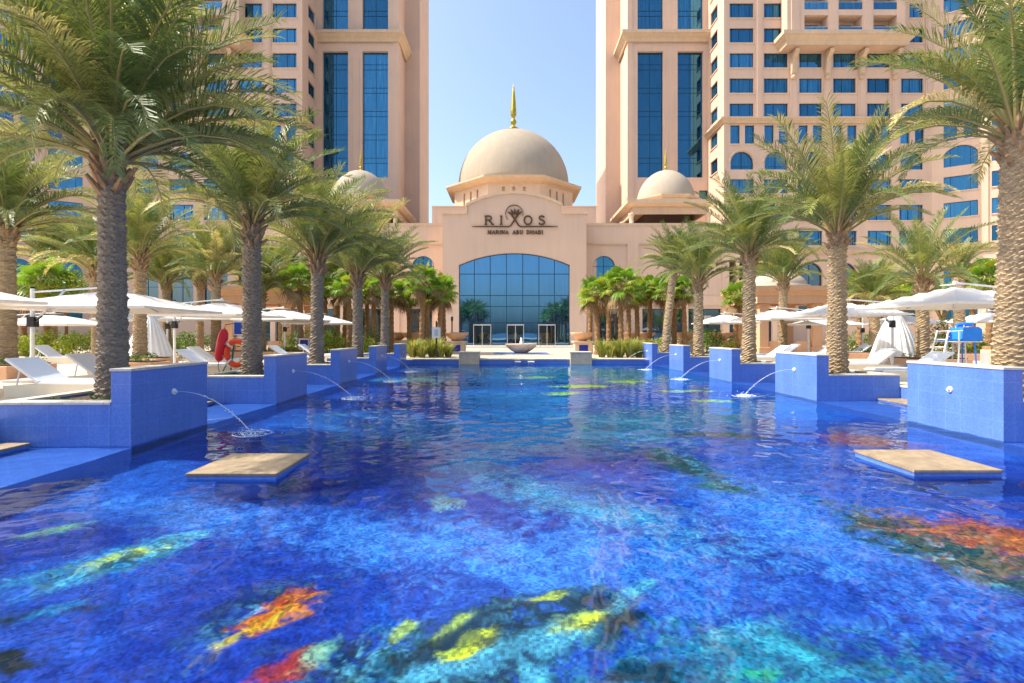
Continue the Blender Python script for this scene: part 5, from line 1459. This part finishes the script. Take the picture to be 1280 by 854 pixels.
# ------------------------------------------------------------------ loungers
def make_lounger():
    """head at -x, foot at +x; cream boat-shaped base, sling back raised"""
    root = thing('sun_lounger', (0, 0, 0), 'x', 'sun lounger', 'white sun loungers')
    m = MB(); m.poly_prism([(-.98, .0), (.95, .0), (1.0, .26), (-.25, .26), (-1.02, .22)], lambda u, v, k: (u, -.34 + .68 * k, v)); m.build('base', cream, root, bevel=.012)
    m = MB(); m.box(-.30, 1.02, -.35, .35, .262, .30); m.build('frame', white_metal, root, bevel=.008)
    m = MB(); m.box(-.29, .98, -.31, .31, .302, .335); m.build('seat', sling, root, bevel=.012)
    a = R(34); L = .82; o = (-.30, .30)
    def bx(u, v): return (o[0] - u * math.cos(a) - v * math.sin(a) * -1, o[1] + u * math.sin(a) + v * math.cos(a))
    m = MB()
    for y0, y1 in ((-.35, -.31), (.31, .35)):
        m.poly_prism([bx(0, -.02), bx(L, -.02), bx(L, .025), bx(0, .025)], lambda u, v, k: (u, y0 + (y1 - y0) * k, v))
    m.poly_prism([bx(L - .04, -.018), bx(L, -.018), bx(L, .023), bx(L - .04, .023)], lambda u, v, k: (u, -.309 + .618 * k, v)); m.build('back_frame', white_metal, root)
    m = MB(); m.poly_prism([bx(.0, -.005), bx(L - .042, -.005), bx(L - .042, .02), bx(.0, .02)], lambda u, v, k: (u, -.309 + .618 * k, v)); m.build('backrest', sling, root)
    m = MB()
    for y in (-.28, .28): m.bar((o[0] - .5, y, .24), (bx(.5, -.02)[0], y, bx(.5, -.02)[1]), .02)
    m.build('prop', white_metal, root)
    return root
lng = make_lounger()
def put_lounger(x, Y, label, rz=0.0, first=[True]):
    o = lng if first[0] else copy_tree(lng); first[0] = False
    o.location = (x, Y, DECK + .0); o.rotation_euler.z = rz; o['label'] = label
put_lounger(-9.05, 10.75, 'near white lounger at the left edge of the pool deck, before the nearest palm', -.06)
put_lounger(-9.75, 13.0, 'white lounger half hidden behind the nearest left palm trunk', -.06)
put_lounger(-9.4, 16.6, 'white lounger beside the white draped tent on the left', -.05)
put_lounger(-11.0, 19.8, 'white lounger left of the red rescue float', -.05)
put_lounger(-19.0, 22.3, 'white lounger before the hedge at the far left', -.05)
put_lounger(-9.0, 22.0, 'white lounger behind the second left planter pier', -.05)
put_lounger(-8.7, 24.3, 'white lounger left of the parasol post near the low sign', -.05)
put_lounger(10.9, 14.4, 'near white lounger on the right, just left of the nearest right pier', math.pi + .06)
put_lounger(11.55, 17.3, 'white lounger before the pleated white tent on the right', math.pi + .06)
put_lounger(10.5, 21.9, 'white lounger right of the third tan date palm', math.pi + .05)
put_lounger(12.4, 24.6, 'white lounger before the right gazebo parapet', math.pi + .05)
put_lounger(17.6, 27.2, 'white lounger before the low shrubs near the pleated tent', math.pi + .05)
put_lounger(15.2, 26.2, 'white lounger behind the second right planter pier', math.pi + .05)

# low peach planters and plinths on the deck
def plinth(x0, x1, y0, y1, h, label, plants=True):
    t = thing('deck_planter', ((x0 + x1) / 2, (y0 + y1) / 2, DECK), label, 'planter', 'low peach planters on the decks')
    m = MB(); m.box(x0, x1, y0, y1, DECK - .02, DECK + h); m.build('box', peach, t, bevel=.015)
    m = MB(); m.box(x0 + .1, x1 - .1, y0 + .1, y1 - .1, DECK + h + .002, DECK + h + .03); m.build('soil', soil, t)
    if plants:
        rnd = random.Random(int(x0 * 10)); m = MB()
        for k in range(int((x1 - x0) * 5)): clump(m, (rnd.uniform(x0 + .2, x1 - .2), rnd.uniform(y0 + .2, y1 - .2), DECK + h + .1), (.16, .16, .12), 50, .04, rnd, .6, 2)
        m.build('ground_cover', [bush_m, hedge_a], t)
plinth(-15.6, -13.6, 14.2, 15.8, .38, 'peach planter at the foot of the date palm on the left edge')
plinth(-13.2, -11.2, 16.4, 17.4, .36, 'peach planter behind the left parasol post')
plinth(-15.5, -13.6, 20.2, 21.6, .30, 'peach planter at the foot of the date palm before the tent')
plinth(-15.8, -10.5, 26.9, 28.4, .34, 'long peach planter below the left gazebo')
plinth(15.2, 17.4, 19.8, 21.2, .30, 'peach planter at the foot of the sparse date palm')
plinth(20.0, 24.5, 24.6, 26.6, .32, 'long peach planter behind the lifeguard chair')
plinth(16.2, 19.6, 26.4, 27.9, .30, 'peach planter at the foot of the short date palm')

# pleated white tents (folded drapes)
def tent(px, Y, r_, h, label, seed):
    t = thing('draped_tent', (PX(px, Y), Y, DECK), label, 'draped tent', 'white draped tents')
    m = MB(); prof = []
    for k in range(17):
        u = k / 16; prof.append((.10 + (r_ - .10) * (1 - u) ** .9 * (1 - .15 * math.sin(math.pi * u)) + .12 * math.sin(math.pi * u), u * h))
    m.lathe(prof, (PX(px, Y), Y, DECK + .01), 132, mod=lambda a, z: 1 + .045 * math.sin(a * 22 + seed) + .02 * math.sin(a * 7 + z))
    m.build('drape', curtain, t, smooth=True)
    m = MB(); m.lathe([(.16, -.08), (.18, .02), (.10, .10), (.03, .16), (0, .30)], (PX(px, Y), Y, DECK + h), 14); m.build('top_cap', white_metal, t)
tent(1119, 22.0, .98, 2.15, 'pleated white tent standing right of the second tan date palm', 1)
tent(187, 24.5, 1.08, 2.15, 'pleated white tent behind the date palm on the left deck', 2)

# ------------------------------------------------------------------ lifebuoy stand, rescue float, lifeguard chair
def lifebuoy_stand():
    Y = 16.0; x = PX(297, Y)
    t = thing('lifebuoy_stand', (x, Y, DECK), 'safety stand with a blue notice board, half behind the second grey palm', 'safety stand')
    m = MB(); m.bar((x - .22, Y, DECK), (x - .05, Y + .05, 2.0), .04); m.bar((x + .30, Y, DECK), (x + .30, Y + .05, 2.0), .04); m.bar((x - .4, Y - .2, DECK), (x - .2, Y, 1.0), .03); m.bar((x - .05, Y + .04, 1.25), (x + .3, Y + .04, 1.25), .03); m.build('frame', simple('green_metal', (.03, .22, .16), .5), t)
    m = MB(); m.box(x - .12, x + .42, Y - .02, Y + .02, 1.60, 2.02); m.build('board', sign_white, t)
    m = MB(); m.box(x - .09, x + .39, Y - .03, Y - .021, 1.63, 1.99); m.build('board_face', board_blue, t)
    b_ = thing('lifebuoy', (x + .06, Y - .16, 1.06), 'orange ring lifebuoy hanging on the safety stand', 'lifebuoy')
    m = MB(); c = (x + .06, Y - .16, 1.06); pts = [(c[0] + .30 * math.cos(2 * math.pi * k / 28), c[1], c[2] + .36 * math.sin(2 * math.pi * k / 28)) for k in range(29)]
    m.tube(pts, .085, 10, cap=False); m.build('ring', orange_plastic, b_, smooth=True)
    m = MB()
    for k in range(4):
        a = math.pi / 4 + math.pi / 2 * k; d = Vector((math.cos(a) * .30, 0, math.sin(a) * .36)); p = Vector(c) + d; q = d.normalized()
        m.tube([p - q.cross(Vector((0, 1, 0))) * .03, p + q.cross(Vector((0, 1, 0))) * .03], .092, 10)
    m.build('band', sign_white, b_)
    m = MB(); m.tube([(c[0] + .42 * math.cos(2 * math.pi * k / 24), c[1] - .02, c[2] + .48 * math.sin(2 * math.pi * k / 24) + .02 * math.cos(k * 1.57)) for k in range(25)], .009, 5); m.build('rope', sign_white, b_)
    f = thing('rescue_float', (x - .42, Y - .12, 1.3), 'long red rescue float hanging beside the lifebuoy', 'rescue float')
    m = MB(); cx = x - .42; xx = lambda z: cx + (z - 1.3) * .18
    m.tube([(xx(z), Y - .12, z) for z in (.80, .86, .95, 1.2, 1.45, 1.66, 1.74, 1.80)], [.03, .10, .135, .15, .15, .13, .09, .03], 14); m.build('float_body', red_plastic, f, smooth=True)
    m = MB(); m.tube([(xx(1.80), Y - .12, 1.80), (xx(1.9), Y - .1, 1.92), (x - .05, Y - .02, 1.96)], .012, 5); m.tube([(xx(.8), Y - .12, .81), (cx - .09, Y - .14, .6), (cx - .05, Y - .1, .40)], .010, 5); m.build('strap', black_plastic, f)
lifebuoy_stand()
def lifeguard_chair():
    Y = 18.6; x = PX(1204, Y)
    t = thing('lifeguard_chair', (x, Y, DECK), 'tall white lifeguard chair with a blue seat and cover on the right deck', 'lifeguard chair')
    for dx, top in ((-1.0, -.62), (-.28, -.16)):
        for y, n_ in ((-.35, 0), (.35, 1)):
            m = MB(); m.tube([(x + dx, Y + y, DECK), (x + top, Y + y * .8, 1.95)], .03, 8); m.build('leg', white_metal, t)
    for dx in (.06, .5):
        for y in (-.35, .35):
            m = MB(); m.tube([(x + dx, Y + y, DECK), (x + dx * .9, Y + y * .85, 1.55)], .028, 8); m.build('leg', grey_metal if dx < .2 else fabric_blue, t)
    for k in range(4):
        u = (k + 1) / 5.2; m = MB(); xx = x - 1.0 + .38 * u * .95; z = DECK + (1.95 - DECK) * u
        m.tube([(xx, Y - .34, z), (xx, Y + .34, z)], .02, 6); m.build('rung', white_metal, t)
    m = MB()
    for y in (-.31, .31): m.tube([(x - .72, Y + y, 1.50), (x + .75, Y + y, 1.50)], .024, 8); m.tube([(x - .64, Y + y, 1.90), (x - .05, Y + y, 1.94)], .02, 8)
    m.build('side_rail', white_metal, t)
    m = MB(); m.box(x - .62, x - .02, -.28 + Y, .28 + Y, 1.53, 1.60); m.build('seat', fabric_blue, t, bevel=.015)
    m = MB(); m.poly_prism([(-.02, 1.53), (.62, 1.53), (.74, 1.62), (.70, 1.98), (.58, 2.06), (-.02, 2.04)], lambda u, v, k: (x + u, Y - .33 + .66 * k, v)); m.build('back_cover', fabric_blue, t, bevel=.03)
    m = MB(); m.tube([(x - .05, Y, 2.16), (x + .3, Y, 2.19), (x + .64, Y, 2.20)], [.07, .085, .07], 10); m.build('rolled_shade', fabric_blue, t)
    m = MB()
    for y in (-.2, .2): m.bar((x + .1, Y + y, 2.03), (x + .1, Y + y, 2.16), .025)
    m.build('shade_post', white_metal, t)
lifeguard_chair()
for o in bpy.data.objects:
    if o.name == 'lifeguard_chair': o.scale = (.84, .84, .88); o.location.x = PX(1197, 18.6)
def bin_(px, Y):
    x = PX(px, Y)
    t = thing('litter_bin', (x, Y, DECK), 'square stone-grey litter bin with a brown liner beside the nearest right palm', 'litter bin')
    m = MB(); m.box(x - .2, x + .2, Y - .2, Y + .2, DECK, DECK + .72); m.build('body', block_m, t, bevel=.01)
    m = MB(); m.box(x - .17, x + .17, Y - .17, Y + .17, DECK + .722, DECK + .84); m.build('liner', boot_m, t, bevel=.01)
    m = MB(); m.box(x - .215, x - .201, Y - .15, Y + .15, DECK + .1, DECK + .62); m.build('door', grey_metal, t)
bin_(1239, 18.0)

# ------------------------------------------------------------------ pool end: bowls, blocks, fountain, posts
def bowl(px, Y, label, panel=True, plant=False):
    x = PX(px, Y)
    t = thing('bowl_planter', (x, Y, .28), label, 'bowl planter', 'stone bowls on pedestals')
    m = MB(); m.box(x - .58, x + .58, Y - .58, Y + .58, .27, 1.02); m.box(x - .68, x + .68, Y - .68, Y + .68, 1.022, 1.14); m.build('pedestal', stucco2, t, bevel=.015)
    if panel:
        m = MB(); m.box(x - .30, x + .30, Y - .60, Y - .582, .45, .88); m.build('tile_panel', navy, t)
    m = MB(); m.lathe([(.25, 0), (.32, .05), (.62, .28), (.80, .50), (.82, .58), (.76, .58), (.72, .5), (0, .48)], (x, Y, 1.142), 28); m.build('bowl', peach, t, smooth=True)
    m = MB(); rnd = random.Random(px)
    for k in range(6): clump(m, (x + rnd.uniform(-.45, .45), Y + rnd.uniform(-.45, .45), 1.68), (.13, .13, .08), 26, .04, rnd)
    m.build('plants', bush_m, t)
bowl(571, 36.0, 'stone bowl on a blue-panelled pedestal left of the arched glass')
bowl(728, 36.0, 'stone bowl on a blue-panelled pedestal right of the arched glass')
bowl(516, 39.0, 'stone bowl left of the first grass tufts, right one of a pair', False); bowl(497, 39.5, 'stone bowl left of the fan palm clump, left one of a pair', False)
bowl(787, 39.5, 'stone bowl behind the right grass tufts, left one of a pair', False); bowl(805, 39.0, 'stone bowl behind the right grass tufts, right one of a pair', False)
bowl(857, 39.0, 'stone bowl between the leaning and the straight right date palms', False); bowl(902, 38.0, 'stone bowl beside the dark bush on the right', False)
def entry_block(px0, px1, label):
    Y = 28.3; x0, x1 = PX(px0, Y), PX(px1, Y)
    t = thing('entry_block', ((x0 + x1) / 2, Y + .5, 0), label, 'stone block', 'stone blocks at the pool end')
    m = MB(); m.box(x0, x1, Y, Y + 1.1, -.5, .60); m.build('body', block_m, t, bevel=.01)
    m = MB(); m.box(x0 - .03, x1 + .03, Y - .03, Y + 1.13, .602, .66); m.build('cap', coping_m, t, bevel=.008)
entry_block(573.5, 599, 'square stone block in the pool end left of the fountain'); entry_block(713, 740, 'square stone block in the pool end right of the fountain')
for px0, px1, lab in ((643.5, 651, 'small white step at the pool end, left one of two'), (660, 668, 'small white step at the pool end, right one of two')):
    x0, x1 = PX(px0, 28.2), PX(px1, 28.2)
    t = thing('pool_step', ((x0 + x1) / 2, 28.2, 0), lab, 'pool step', 'small steps at the pool end')
    m = MB(); m.box(x0, x1, 27.9, 28.53, .10, .15); m.build('tread', coping_m, t, bevel=.006); m = MB(); m.box(x0 + .01, x1 - .01, 27.91, 28.53, -.5, .098); m.build('riser', tile, t)
def fountain():
    Y = 35.0; x = PX(651.5, Y)
    t = thing('fountain', (x, Y, .28), 'shallow stone bowl fountain with a small bubbling jet before the arched glass', 'fountain')
    m = MB(); m.box(x - 2.0, x + 2.0, Y - 1.6, Y + 1.6, .27, .33); m.build('basin_rim', coping_m, t, bevel=.01)
    m = MB(); m.box(x - 1.8, x + 1.8, Y - 1.4, Y + 1.4, .332, .345); m.build('basin_water', tile, t)
    m = MB(); m.lathe([(.42, 0), (.46, .06), (.62, .14), (.92, .36), (1.06, .56), (1.08, .62), (1.0, .62), (.95, .55), (0, .5)], (x, Y, .35), 36); m.build('bowl', block_m, t, smooth=True)
    m = MB(); m.lathe([(.98, 0), (.98, .01), (0, .012)], (x, Y, .935), 30); m.build('bowl_water', jet_m, t)
    m = MB(); rnd = random.Random(3)
    for k in range(60):
        u = rnd.random(); a = rnd.uniform(0, 6.28); q = .02 + .13 * (1 - u) * rnd.random(); s = rnd.uniform(.02, .05)
        m.lathe([(0, -s), (s, 0), (0, s)], (x + q * math.cos(a), Y + q * math.sin(a), .96 + .42 * u), 6)
    m.tube([(x, Y, .95), (x, Y, 1.2), (x, Y, 1.38)], [.10, .07, .03], 8); m.build('jet', foam_m, t)
fountain()
def post(px, Y, top, label, sign=None, name='lamp_post', cat='lamp post'):
    x = PX(px, Y); t = thing(name, (x, Y, .28), label, cat)
    m = MB(); m.tube([(x, Y, .27), (x, Y, top)], .05, 8); m.lathe([(.11, 0), (.11, .05), (.05, .08)], (x, Y, .28), 10); m.build('pole', black_plastic, t)
    if sign:
        m = MB(); m.box(x - .24, x + .24, Y - .09, Y - .06, top - sign[1], top - sign[0]); b_ = m.build('sign_board', sign_white, t)
        m = MB(); m.box(x - .10, x + .10, Y - .096, Y - .091, top - sign[1] + .12, top - sign[0] - .12); m.build('symbol', grey_metal, b_)
    else:
        m = MB(); m.lathe([(.07, 0), (.09, .05), (.09, .3), (.03, .36), (0, .38)], (x, Y, top), 10); m.build('lamp_head', black_plastic, t)
post(565, 40.0, 2.6, 'slim black post left of the arched glass, beside the stone bowl')
post(545.5, 29.6, 2.35, 'black post with a small white square sign among the left grass tufts', (.35, .95), 'sign_post', 'sign post')
post(884, 37.0, 2.9, 'post with a small pale sign above the bush on the right', (.0, .6), 'sign_post', 'sign post')
def low_sign(px, Y):
    x = PX(px, Y); t = thing('low_sign', (x, Y, .28), 'low white framed sign with two dark panels beside the third grey palm', 'sign')
    m = MB(); m.box(x - .55, x + .55, Y - .02, Y + .02, .75, 1.38); m.build('board', sign_white, t)
    for a, b_ in ((-.48, -.04), (.04, .48)):
        m = MB(); m.box(x + a, x + b_, Y - .03, Y - .021, .83, 1.30); m.build('panel', navy, t)
    for a in (-.45, .45):
        m = MB(); m.box(x + a - .03, x + a + .03, Y + .021, Y + .06, .27, 1.0); m.build('leg', grey_metal, t)
low_sign(386, 29.3)
def railing(px0, px1, Y, label):
    x0, x1 = PX(px0, Y), PX(px1, Y); t = thing('railing', ((x0 + x1) / 2, Y, .28), label, 'railing', 'thin railings beside the entrance')
    m = MB()
    n = int((x1 - x0) / .14)
    for k in range(n + 1): m.box(x0 + (x1 - x0) * k / n - .008, x0 + (x1 - x0) * k / n + .008, Y - .008, Y + .008, .30, 1.12)
    m.build('bars', trim, t); m = MB(); m.box(x0 - .02, x1 + .02, Y - .02, Y + .02, 1.121, 1.16); m.build('top_rail', trim, t)
railing(500, 562, 33.5, 'thin metal railing behind the left grass tufts'); railing(738, 800, 33.5, 'thin metal railing behind the right grass tufts')
